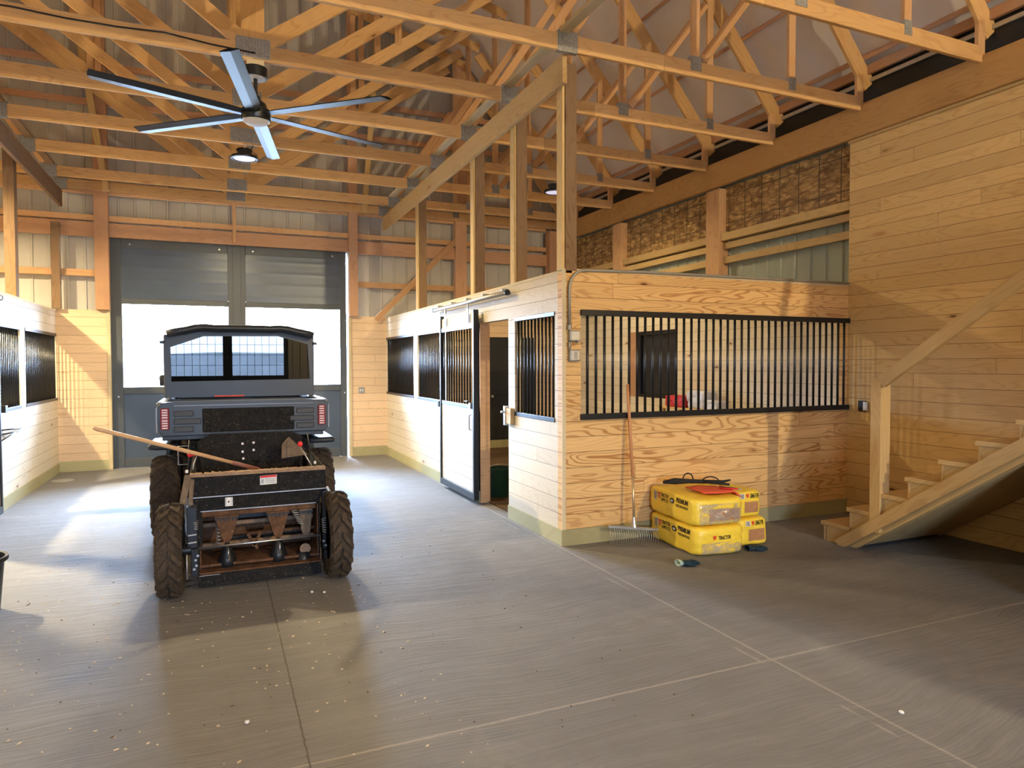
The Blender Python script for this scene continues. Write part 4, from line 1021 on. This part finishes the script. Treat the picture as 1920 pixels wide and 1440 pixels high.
def utv():
    t = thing('utility_vehicle', 'black side-by-side utility vehicle with enclosed cab parked in the aisle, seen from behind', 'utility vehicle', (UX, 8.2, 0))
    B, BP = M['black'], M['body']
    for s in (-1, 1):
        tire('tire', UX+s*.685, 7.17, .385, .245, t, M['mud_tire2'], 18)
        tire('tire', UX+s*.685, 9.45, .375, .235, t, M['mud_tire2'], 18)
    # chassis, axle, skid
    bx('chassis', UX-.42, UX+.42, 6.95, 9.95, .36, .60, M['mud_black'], t, .03)
    bx('under_bed_frame', UX-.50, UX+.50, 6.86, 7.8, .62, .93, M['mud_black'], t, .03)
    tube('rear_axle', [(UX-.62, 7.17, .385), (UX+.62, 7.17, .385)], .035, B, t, 12)
    tube('hitch_tube', [(UX, 6.62, .46), (UX, 7.1, .46)], .032, B, t, 12)
    # cargo bed
    bed = bx('bed_floor', UX-.70, UX+.70, 6.80, 7.74, .94, 1.0, BP, t, .01)
    for s in (-1, 1):
        bx('bed_side', UX+s*.70-.025, UX+s*.70+.025, 6.80, 7.74, 1.0, 1.26, BP, bed, .012)
        bx('bed_rim', UX+s*.705-.035, UX+s*.705+.035, 6.80, 7.74, 1.255, 1.285, M['satin'], bed, .010, True)
        # fender
        bx('fender', UX+s*.70-.13, UX+s*.70+.13, 6.90, 7.55, .845, .90, BP, t, .03, True)
        bx('front_fender', UX+s*.66-.15, UX+s*.66+.15, 9.05, 9.95, .86, 1.0, BP, t, .05, True)
    bx('bed_front', UX-.70, UX+.70, 7.70, 7.74, 1.0, 1.27, BP, bed, .01)
    # tailgate
    g = prism('tailgate', [(-.742, 1.235), (-.70, 1.285), (-.55, 1.292), (.55, 1.292), (.70, 1.285), (.742, 1.235), (.735, 1.03), (.70, .985), (-.69, .985), (-.722, 1.03)], 'Y', 6.72, 6.80, BP, t, .008)
    g.location.x += UX
    for (a, b, z0, z1, y) in ((-.37, .42, 1.01, 1.225, 6.708),):
        bx('tailgate_panel', UX+a, UX+b, y, 6.74, z0, z1, M['mud_black'], g, .012)
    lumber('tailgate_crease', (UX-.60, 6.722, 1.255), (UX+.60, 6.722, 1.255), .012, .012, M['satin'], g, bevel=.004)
    for s in (-1, 1):
        for z in (1.045, 1.115, 1.185): 
            bx('pressed_rib', *sorted((UX+s*.60, UX+s*(.44 if z != 1.115 else .38))), 6.706, 6.725, z-.026, z+.026, M['dgrey'], g, .008)
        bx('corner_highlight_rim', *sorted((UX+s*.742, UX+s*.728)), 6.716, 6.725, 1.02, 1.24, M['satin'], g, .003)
        l = bx('tail_light', *sorted((UX+s*.705, UX+s*.635)), 6.700, 6.73, 1.045, 1.235, M['lightred'], g, .008)
        for q in range(8):
            zz = 1.222-.022*q-(0.006 if q > 3 else 0); bx('light_cell', *sorted((UX+s*.692, UX+s*.648)), 6.696, 6.702, zz-.007, zz+.005, M['cell'], l, .001)
    bx('red_reflector_strip', UX-.27, UX+.02, 7.735, 7.745, 1.285, 1.30, M['inkred'], t)
    # cab
    yb0, yb1 = 7.80, 7.86
    outer = [(-.47, 1.28), (-.49, 1.80), (-.46, 1.93), (-.40, 1.98), (.86, 1.98), (.945, 1.93), (.985, 1.80), (.99, 1.28)]
    win = [(-.425, 1.445), (-.43, 1.80), (-.12, 1.915), (.62, 1.925), (.925, 1.84), (.945, 1.46)]
    panel_xz('cab_rear_frame', outer, [win], yb0, yb1, BP, t)
    panel_xz('rear_window', [(-.44, 1.42), (-.44, 1.84), (-.12, 1.94), (.63, 1.94), (.95, 1.86), (.96, 1.42)], [], 7.825, 7.83, M['tint'], t)
    # roof, arched
    bm = bm_new(); G = []
    for i in range(17):
        u = -1+i/8; row = []
        for j in range(9):
            v = j/8; y = 7.62+1.75*v; z = 1.965+.065*(1-abs(u)**3.2)+.02*math.sin(PI*v)+(.012 if abs(abs(u)-.55) < .15 else 0); x = UX+.01+u*(.735-.03*abs(v-.5)); row.append(bm.verts.new((x, y, z)))
        G.append(row)
    for A, Bq in zip(G, G[1:]):
        for j in range(8): bm.faces.new((A[j], Bq[j], Bq[j+1], A[j+1]))
    ro = fin('roof', bm, BP, t, smooth=True); md = ro.modifiers.new('s', 'SOLIDIFY'); md.thickness = .07; md.offset = -1
    for s, x in ((-1, -.47), (1, .97)):
        lumber('front_pillar', (x, 9.30, 1.25), (x+s*-.05, 9.15, 1.95), .06, .07, BP, t, upv=(0, 1, 0), bevel=.012)
        lumber('rear_pillar', (x, 7.86, .95), (x, 7.86, 1.93), .05, .07, BP, t, upv=(0, 1, 0), bevel=.012)
        d = bx('door', x-.025, x+.025, 7.9, 9.2, .62, 1.28, BP, t, .012)
        bx('door_window', x-.006, x+.006, 7.92, 9.2, 1.28, 1.93, M['tint2'], d)
        bx('grab_bracket', *sorted((x+s*.01, x+s*.055)), 7.78, 7.84, 1.835, 1.865, B, t, .006)
    panel_xz('windshield', [(-.43, 1.22), (-.40, 1.93), (.90, 1.93), (.93, 1.22)], [], 9.2, 9.205, M['pane'], t)
    for (x, sgn) in ((-.56, -1), (1.08, 1)):
        mi = bx('side_mirror', x-.055, x+.055, 8.95, 9.0, 1.37, 1.50, BP, t, .02, True); lumber('mirror_arm', (x-sgn*.10, 9.0, 1.36), (x, 8.98, 1.40), .02, .02, B, mi)
    # interior
    for sx_ in (-.10, .58):
        bx('seat', sx_-.23, sx_+.23, 8.05, 8.50, .88, 1.0, M['rubber'], t, .04, True)
        bx('seat_back', sx_-.22, sx_+.22, 7.94, 8.04, 1.0, 1.45, M['rubber'], t, .04, True)
    bx('dashboard', -.45, .95, 8.95, 9.2, 1.02, 1.30, BP, t, .05, True)
    w = tube('steering_wheel', [(-.10+.17*math.cos(a*PI/12), 8.72+.07*math.sin(a*PI/12), 1.44+.15*math.sin(a*PI/12)) for a in range(24)], .014, M['rubber'], t, 8, True)
    tube('steering_column', [(-.10, 8.72, 1.44), (-.08, 9.0, 1.22)], .03, BP, w, 10)
    bx('instrument_pod', -.26, .02, 8.88, 8.96, 1.50, 1.60, BP, t, .03, True)
    tube('shoulder_belt', [(.02, 7.93, 1.60), (.25, 8.0, 1.44), (.40, 8.02, 1.40)], .015, M['rubber'], t, 6)
    for x in (-.12, .40): bx('sun_visor', x-.08, x+.08, 9.10, 9.13, 1.80, 1.825, BP, t, .005)
    # hood
    prism('hood', [(9.2, 1.22), (9.2, .70), (10.15, .62), (10.2, .85), (9.95, 1.05), (9.5, 1.18)], 'X', UX-.55, UX+.55, BP, t, .03)
M['body'] = plain('satin_dark_plastic', (.020, .026, .038), .38, 0, .5, .2, 4); M['satin'] = plain('satin_grey_highlight', (.22, .23, .25), .28, .3)  # bluish body tint carries haze; satin grey paints edge highlights, colours latch frame too
M['dgrey'] = plain('dark_grey_plastic', (.05, .055, .065), .5); M['lightred'] = plain('dark_red_lens', (.22, .015, .02), .25); M['cell'] = plain('pale_pink_lens', (.85, .62, .62), .3)
utv()

# ================================================================ manure spreader behind the vehicle
def spreader():
    t = thing('manure_spreader', 'small black tow-behind manure spreader with open beater box at its rear, behind the vehicle', 'spreader', (.25, 5.8, 0))
    K, RU, MK = M['black'], M['rust'], M['mud_black']
    tire('tire', -.312, 5.30, .325, .165, t, M['mud_tire'], 16, lug=.028); tire('tire', .822, 5.30, .325, .16, t, M['mud_tire'], 16, lug=.028)
    # hopper: side sheets, front sheet, flared rim
    def sheet(name, pts, m, th=.008, parent=t):
        bm = bm_new(); c = sum((Vector(p) for p in pts), Vector())/len(pts); bm.faces.new([bm.verts.new(Vector(p)-c) for p in pts])
        o = fin(name, bm, m, parent, Matrix.Translation(c)); md = o.modifiers.new('s', 'SOLIDIFY'); md.thickness = th; md.offset = 0; return o
    yr, yf = 5.42, 6.38
    xl, xr, xlo, xro = -.135, .715, -.185, .758
    ur = sheet('upper_rear_panel', [(xlo, yr-.03, .822), (xro, yr-.03, .822), (xro+.012, yr, .66), (xlo-.0, yr, .655)], MK)
    sheet('middle_rear_panel', [(xlo, yr, .655), (xro+.012, yr, .66), (xro-.055, yr+.035, .545), (xl, yr+.035, .545)], MK)
    lumber('fold_highlight', (xlo, yr-.006, .657), (xro+.01, yr-.006, .661), .006, .008, M['silver'], t, bevel=.002)  # silver strips paint the highlights along the panel bends
    lumber('fold_highlight', (xl+.01, yr+.028, .547), (xro-.06, yr+.028, .547), .006, .008, M['silver'], t, bevel=.002)
    # crusty rim
    bm = bm_new(); n = 60
    for i in range(n):
        x = xlo+(xro-xlo)*i/n; r = .009+.007*noise.noise(Vector((i*.7, 1, 2))); box(bm, x, x+(xro-xlo)/n*1.05, yr-.05, yr+.02+.03*noise.noise(Vector((i*.5, 5, 2))), .812, .826+r)
    fin('sawdust_rim', bm, M['sawdust'], t)
    sheet('left_side_sheet', [(xlo, yr-.03, .822), (xlo, yf, .86), (xl, yf, .55), (xl, yr+.03, .55)], MK); sheet('right_side_sheet', [(xro, yr-.03, .822), (xro, yf, .86), (xr, yf, .55), (xr, yr+.03, .55)], MK)
    sheet('lower_left_side', [(xl, yr+.0, .56), (xl, yf, .56), (xl, yf, .14), (xl, yr, .11)], MK); sheet('lower_right_side', [(xr, yr+.0, .56), (xr, yf, .56), (xr, yf, .14), (xr, yr, .11)], MK)
    fs = sheet('front_panel', [(-.10, yf, .50), (.66, yf, .50), (.70, yf+.03, .98), (.60, yf+.03, 1.02), (-.06, yf+.03, 1.02), (-.16, yf+.03, .96)], MK)
    for x, z in ((.20, .93), (.29, .935), (.20, .86), (.29, .87), (.205, .80)): lathe('bolt', [(0, -.008), (.011, -.008), (.011, 0), (0, 0)], M['white'], fs, (x, yf+.01, z), 8, 'Y')
    sheet('mud_flap', [(.50, 6.1, .82), (.505, 6.12, .94), (.56, 6.12, 1.0), (.72, 6.12, .84)], M['mud_plate'])
    # dusty slanted edge plate on the left, small one on the right
    lumber('left_edge_plate', (-.195, yr-.045, .83), (-.235, yr-.03, .625), .02, .045, M['mud_plate'], t, upv=(1, 0, 0)); lumber('left_edge_plate', (-.170, yr-.05, .80), (-.185, yr-.04, .615), .012, .03, M['mud_plate'], t, upv=(1, 0, 0))
    lumber('right_edge_plate', (.768, yr-.04, .68), (.805, yr-.04, .60), .012, .02, M['galv'], t, upv=(1, 0, 0))
    # inside of the beater box
    sheet('inner_back', [(xl, 5.86, .10), (xr, 5.86, .10), (xr, 5.86, .545), (xl, 5.86, .545)], RU)
    bx('inner_top_strip', xl+.02, xr-.02, yr+.045, yr+.12, .50, .545, RU, t, .006)
    sheet('inner_left', [(xl+.01, yr+.02, .10), (xl+.01, 5.86, .10), (xl+.01, 5.86, .54), (xl+.01, yr+.02, .54)], RU); sheet('inner_right', [(xr-.01, yr+.02, .10), (xr-.01, 5.86, .10), (xr-.01, 5.86, .54), (xr-.01, yr+.02, .54)], RU)
    bx('rust_tray', xl, xr, yr-.08, 5.86, .112, .124, RU, t, .003); bx('rear_sill', xl, xr, yr-.09, yr-.06, .025, .112, MK, t, .004)
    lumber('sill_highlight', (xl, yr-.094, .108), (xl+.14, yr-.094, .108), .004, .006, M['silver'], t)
    bx('painted_void', .14, .42, 5.80, 5.84, .40, .47, M['blackp'], t, .004); bx('painted_void', .05, xr-.05, 5.78, 5.82, .20, .27, M['blackp'], t, .004)  # black boxes paint shaded hollows inside the beater box
    tube('dusty_pipe', [(xl, 5.70, .39), (xr, 5.70, .395)], .018, M['sawdust'], t, 10); tube('dusty_pipe', [(xl, 5.66, .245), (xr, 5.66, .25)], .020, M['sawdust'], t, 10)
    tube('flat_rust_bar', [(.20, 5.62, .315), (xr, 5.62, .32)], .016, RU, t, 8)
    tube('drive_shaft', [(-.23, 5.39, .293), (.72, 5.39, .305)], .008, M['silver'], t, 10)
    for x in (-.235,): lathe('hub', [(0, -.04), (.035, -.04), (.035, .05), (0, .05)], K, t, (x, 5.39, .29), 16, 'X')
    # hanging beaters
    for i, x in enumerate((.055, .415, .62)):
        tw = (.085, .085, .05)[i]
        bt = prism('beater_plate', [(x-tw, .50), (x+tw, .50), (x+.03, .32), (x+.012, .30), (x-.02, .30), (x-.035, .34)], 'Y', 5.46, 5.475, RU if i < 2 else M['mud_plate'], t, .002)
        bm = bm_new()
        for q in range(6): 
            xx = x-tw+tw*2*(q+.5)/6; v = [bm.verts.new(p) for p in ((xx-.012, 5.455, .49), (xx+.012, 5.455, .49), (xx, 5.455, .455))]; bm.faces.new(v)
        o = fin('tooth_row', bm, K, bt); o.modifiers.new('s', 'SOLIDIFY').thickness = .006
        if i < 2: lathe('beater_cone', [(0, 0), (.055, 0), (.066, .02), (.060, .06), (.030, .14), (.012, .175), (0, .18)], K, bt, (x, 5.47, .125), 20)
        else: lathe('beater_ring', [(.028, -.005), (.040, -.005), (.040, .005), (.028, .005), (.028, -.005)], M['sawdust'], bt, (x-.01, 5.44, .20), 20, 'Y'); 
        if i < 2: tube('oil_streaked_bolt', [(x+.005, 5.405, .19), (x+.008, 5.41, .27)], .006, M['silver'], bt, 8)
    lathe('gear_base', [(0, 0), (.065, 0), (.06, .03), (.04, .05), (0, .05)], K, t, (.60, 5.46, .125), 9)
    for (a, b) in (((.20, .34), (.27, .22)), ((.29, .34), (.235, .24))): lumber('cross_blade', (a[0], 5.50, a[1]), (b[0], 5.50, b[1]), .006, .022, RU, t)
    def spring(x0, z0, x1, z1, r, n, y, m=M['galv']):
        N = n*10; tube('coil_spring', [(x0+(x1-x0)*i/N+r*math.cos(2*PI*i/10), y+r*math.sin(2*PI*i/10), z0+(z1-z0)*i/N) for i in range(N+1)], .0035, m, t, 6)
    spring(.535, .50, .585, .395, .022, 7, 5.44); spring(.742, .44, .750, .33, .017, 6, 5.36); spring(.0, .42, .0, .29, .020, 5, 5.50); spring(-.152, .50, -.152, .44, .014, 4, 5.37)
    # side columns
    prism('right_cheek', [(.735, .64), (.775, .655), (.822, .56), (.838, .36), (.815, .16), (.735, .14)], 'Y', 5.385, 5.425, K, t, .004); prism('left_cheek', [(-.14, .62), (-.19, .60), (-.175, .40), (-.11, .30), (-.105, .50)], 'Y', 5.395, 5.425, MK, t, .004)
    bx('right_column', .765, .80, 5.35, 5.385, .17, .52, K, t, .006)
    bx('right_foot', .735, .80, 5.33, 5.42, .13, .20, K, t, .006)
    st = bx('sticker', .790, .825, 5.343, 5.351, .385, .445, M['stick'], t)
    for q, (a, b) in enumerate(((.797, .805), (.808, .819), (.795, .813))): bx('sticker_mark', a, b, 5.340, 5.343, .428-.014*q, .434-.014*q, M['ink'], st)
    for (x, z) in ((.735, .27), (.75, .235), (.772, .22), (-.155, .225), (-.150, .185), (-.165, .16), (-.14, .255)):
        lathe('bolt', [(0, -.012), (.009, -.012), (.010, 0), (0, 0)], M['silver'], t, (x, 5.345, z), 10, 'Y')
    bx('left_bracket', -.185, -.140, 5.35, 5.40, .10, .30, K, t, .004); bx('left_column', -.21, -.14, 5.37, 5.44, .30, .60, K, t, .006)
    for z in (.40, .345): lumber('bracket_rod', (-.205, 5.36, z), (-.145, 5.36, z+.004), .01, .012, M['galv'], t)
    tube('left_upright', [(-.212, 5.34, .09), (-.212, 5.34, .27)], .006, M['galv'], t, 8)
    for z in (.085, .045): tube('step_rod', [(-.22, 5.33, z), (-.13, 5.33, z+.006)], .006, K, t, 8)
    tube('step_rod', [(-.13, 5.33, .03), (-.13, 5.33, .12)], .006, K, t, 8)
    # labels
    lb = sheet('warning_label', [(.285, yr-.036, .792), (.405, yr-.036, .795), (.405, yr-.024, .725), (.287, yr-.024, .722)], M['inkw'], .002)
    sheet('red_band', [(.288, yr-.041, .791), (.402, yr-.041, .794), (.402, yr-.039, .780), (.288, yr-.039, .777)], M['redp'], .001, lb)
    for q in range(3): bx('print_line', .325, .395, yr-.037+.003*q, yr-.033+.003*q, .763-.013*q, .767-.013*q, M['grey'], lb)
    bx('pictogram', .294, .312, yr-.036, yr-.031, .735, .765, M['grey'], lb)
    wp = bx('white_plate', .045, .098, yr+.0, yr+.012, .577, .648, M['white'], t, .002); bx('square_hole', .064, .075, yr-.002, yr+.001, .606, .617, M['ink'], wp)
    bx('plate_edge', .049, .053, yr-.002, yr+.001, .58, .645, M['grey'], wp); bx('plate_edge', .090, .094, yr-.002, yr+.001, .58, .645, M['grey'], wp)
    # latch rods with red grips
    tube('latch_rod', [(-.205, 5.65, .80), (-.195, 5.70, 1.05)], .006, K, t, 8)
    g = tube('latch_frame', [(-.20, 5.75, 1.0), (-.275, 5.75, 1.0), (-.275, 5.75, .86), (-.20, 5.75, .86)], .005, M['satin'], t, 8)
    tube('red_grip', [(-.205, 5.60, .945), (-.16, 5.60, .957), (-.14, 5.60, .953)], [.016, .018, .013], M['redp'], t, 10)
    tube('grip_wire', [(-.14, 5.60, .95), (-.165, 5.60, .88), (-.17, 5.58, .84)], .005, M['galv'], t, 6)
    tube('red_grip', [(.595, 5.60, .975), (.60, 5.60, .995), (.60, 5.60, 1.01)], [.018, .020, .012], M['redp'], t, 10)
    tube('latch_rod', [(.60, 5.60, .97), (.69, 5.55, .80)], .006, M['galv'], t, 8); tube('latch_rod', [(.67, 5.75, 1.06), (.70, 5.6, .80)], .006, K, t, 8)
    lathe('white_knob', [(0, 0), (.010, 0), (.010, .02), (0, .02)], M['white'], t, (-.205, 5.40, .845), 10); lathe('white_knob', [(0, 0), (.010, 0), (.010, .02), (0, .02)], M['white'], t, (.70, 5.52, .84), 10)
    # frame and tongue
    tube('axle', [(-.32, 5.30, .325), (-.20, 5.45, .30)], .02, K, t, 10); tube('axle', [(.835, 5.30, .325), (.74, 5.45, .30)], .02, K, t, 10)
    bx('floor_pan', xl, xr, yr, yf, .14, .16, RU, t, .003)
    tube('tongue', [(.25, 6.3, .40), (.25, 6.60, .46)], .03, K, t, 10)
    # bedding load inside
    bm = bm_new(); G = [[bm.verts.new((xl+(xr-xl)*i/24, 5.48+.85*j/24, .60+.05*noise.noise(Vector((i*.35, j*.3, 3)))+.02*noise.noise(Vector((i*1.3, j*1.3, 1))))) for j in range(25)] for i in range(25)]
    for i in range(24):
        for j in range(24): bm.faces.new((G[i][j], G[i+1][j], G[i+1][j+1], G[i][j+1]))
    o = fin('bedding_load', bm, M['sawdust'], t, smooth=True); o.modifiers.new('s', 'SOLIDIFY').thickness = .05
M['forkw'] = plain('ash_handle', (.62, .40, .22), .5, 0, .4, .1, 3); M['stick'] = plain('pale_blue_sticker', (.50, .66, .74), .5)
spreader()
t = thing('manure_fork', 'long wooden-handled fork lying across the spreader, handle pointing left', 'fork', (.1, 5.5, .8))
tube('handle', [(-.742, 5.17, 1.208), (-.725, 5.18, 1.201), (-.222, 5.46, .999), (.19, 5.69, .833)], [.010, .0145, .0145, .013], M['forkw'] if 0 else M['forkw'], t, 12)
tube('ferrule', [(.10, 5.64, .869), (.298, 5.75, .79)], .015, plain('reddish_brown_grip', (.26, .10, .07), .5), t, 12)
hd = tube('head_bar', [(.24, 5.76, .79), (.42, 5.70, .775)], .010, M['redp'], t, 8)
for q in range(6): tube('tine', [(.25+.032*q, 5.76-.011*q, .79), (.29+.032*q, 5.90-.011*q, .72)], .004, M['redp'], hd, 6)

# ================================================================ debris on the floor
def debris(name, n, area, smin, smax, m, seed, flat=.35):
    rnd = random.Random(seed); bm = bm_new()
    for _ in range(n):
        x = rnd.uniform(area[0], area[1]); y = rnd.uniform(area[2], area[3]); s = rnd.uniform(smin, smax); l = s*rnd.uniform(1, 2.6); a = rnd.uniform(0, PI); h = s*flat
        vs = box(bm, -l/2, l/2, -s/2, s/2, 0, h)
        for k, v in enumerate(vs):
            q = v.co*rnd.uniform(.7, 1.1); v.co = Vector((x+q.x*math.cos(a)-q.y*math.sin(a), y+q.x*math.sin(a)+q.y*math.cos(a), max(q.z, 0)+.0003))
    o = fin(name, bm, m); o['kind'] = 'stuff'; o['label'] = {'wood_shavings': 'pale wood shavings strewn over the floor behind the spreader', 'mud_crumbs': 'dark mud crumbs strewn over the concrete around the spreader'}[name]; o['category'] = 'debris'
debris('wood_shavings', 480, (-2.0, 1.1, 2.3, 7.0), .0035, .009, plain('pale_shavings', (.66, .55, .40), .8), 3)
debris('mud_crumbs', 150, (-1.6, 2.2, 2.2, 6.6), .003, .009, plain('mud_brown', (.09, .06, .04), .9), 5)
def stone(x, y, s, label):
    bm = bm_new(); bmesh.ops.create_icosphere(bm, subdivisions=2, radius=s)
    for v in bm.verts: v.co += v.co*.35*noise.noise(v.co*60+Vector((x, y, 0))); v.co.z = v.co.z*.7
    zmin = min(v.co.z for v in bm.verts)
    o = fin('pale_stone', bm, M['inkw'], None, Matrix.Translation((x, y, -zmin)), smooth=True); P(o, label, 'stone', 'pale stones on the floor')
stone(.104, 3.263, .011, 'largest pale stone on the floor left of the long dark joint'); stone(.60, 4.97, .010, 'pale stone on the floor right behind the spreader sill, left one of a pair')
stone(.68, 4.93, .010, 'pale stone on the floor right behind the spreader sill, right one of a pair'); stone(2.88, 2.14, .012, 'pale crumb alone on the floor by the pale joint in the lower right')
stone(.14, 2.75, .010, 'pale stone on the floor near the joint crossing at the lower frame edge')
t = one(lathe('floor_drain', [(0, 0), (.14, 0), (.135, .006), (0, .006)], M['grey'], None, (-2.0, 11.25, 0), 28), 'pale round disc on the floor near the far left wall', 'cover')

# ================================================================ loft over the rear right corner, added light-blocking walls, tree line outside
o = bx('ceiling_landing', 5.1, XER, YB, .12, 2.43, 2.56, M['rightp']); P(o, kind='structure')
o = bx('wall_landing', 5.03, 5.1, YB, .12, 0, 3.54, M['rightp']); P(o, kind='structure')
HAZE = plain('hazy_trees', (.11, .115, .12), .9, 0, .1, .4, .3)
o = bx('wall_light_block', 3.85, 5.03, -1.35, -1.25, 0, 2.42, M['front']); P(o, kind='structure')  # unseen wall added to keep lamp light off the right-hand floor
o = prism('wall_stair_light_block', [(.12, 0), (2.85, 0), (2.85, .93), (.12, 2.40)], 'X', 5.12, 5.17, M['rightp']); P(o, kind='structure')  # unseen wall added to darken the space beneath the stairs
def hills():
    bm = bm_new(); N = 80; top = []; bot = []
    for i in range(N+1):
        x = -90+180*i/N; z = 5.2+1.2*noise.noise(Vector((i*.11, 3, 0)))+.5*noise.noise(Vector((i*.6, 1, 0))); top.append(bm.verts.new((x, 112, z))); bot.append(bm.verts.new((x, 95, -.2)))
    for i in range(N): bm.faces.new((bot[i], bot[i+1], top[i+1], top[i]))
    o = fin('wooded_hill', bm, HAZE); P(o, 'hazy wooded hill far outside the doors, seen through the cab glass', 'hill')
hills()

bm = bm_new(); N = 60
for i in range(N):
    xa, xb = -60+120*i/N, -60+120*(i+1)/N; za, zb = (2.9+.7*noise.noise(Vector((q*.2, 8, 0))) for q in (i, i+1))
    v = [bm.verts.new(c) for c in ((xa, -52, -.2), (xb, -52, -.2), (xb, -62, zb), (xa, -62, za))]; bm.faces.new(v)
P(fin('wooded_hill', bm, HAZE), 'line of bare trees behind the camera, mirrored in the cab rear window', 'hill')
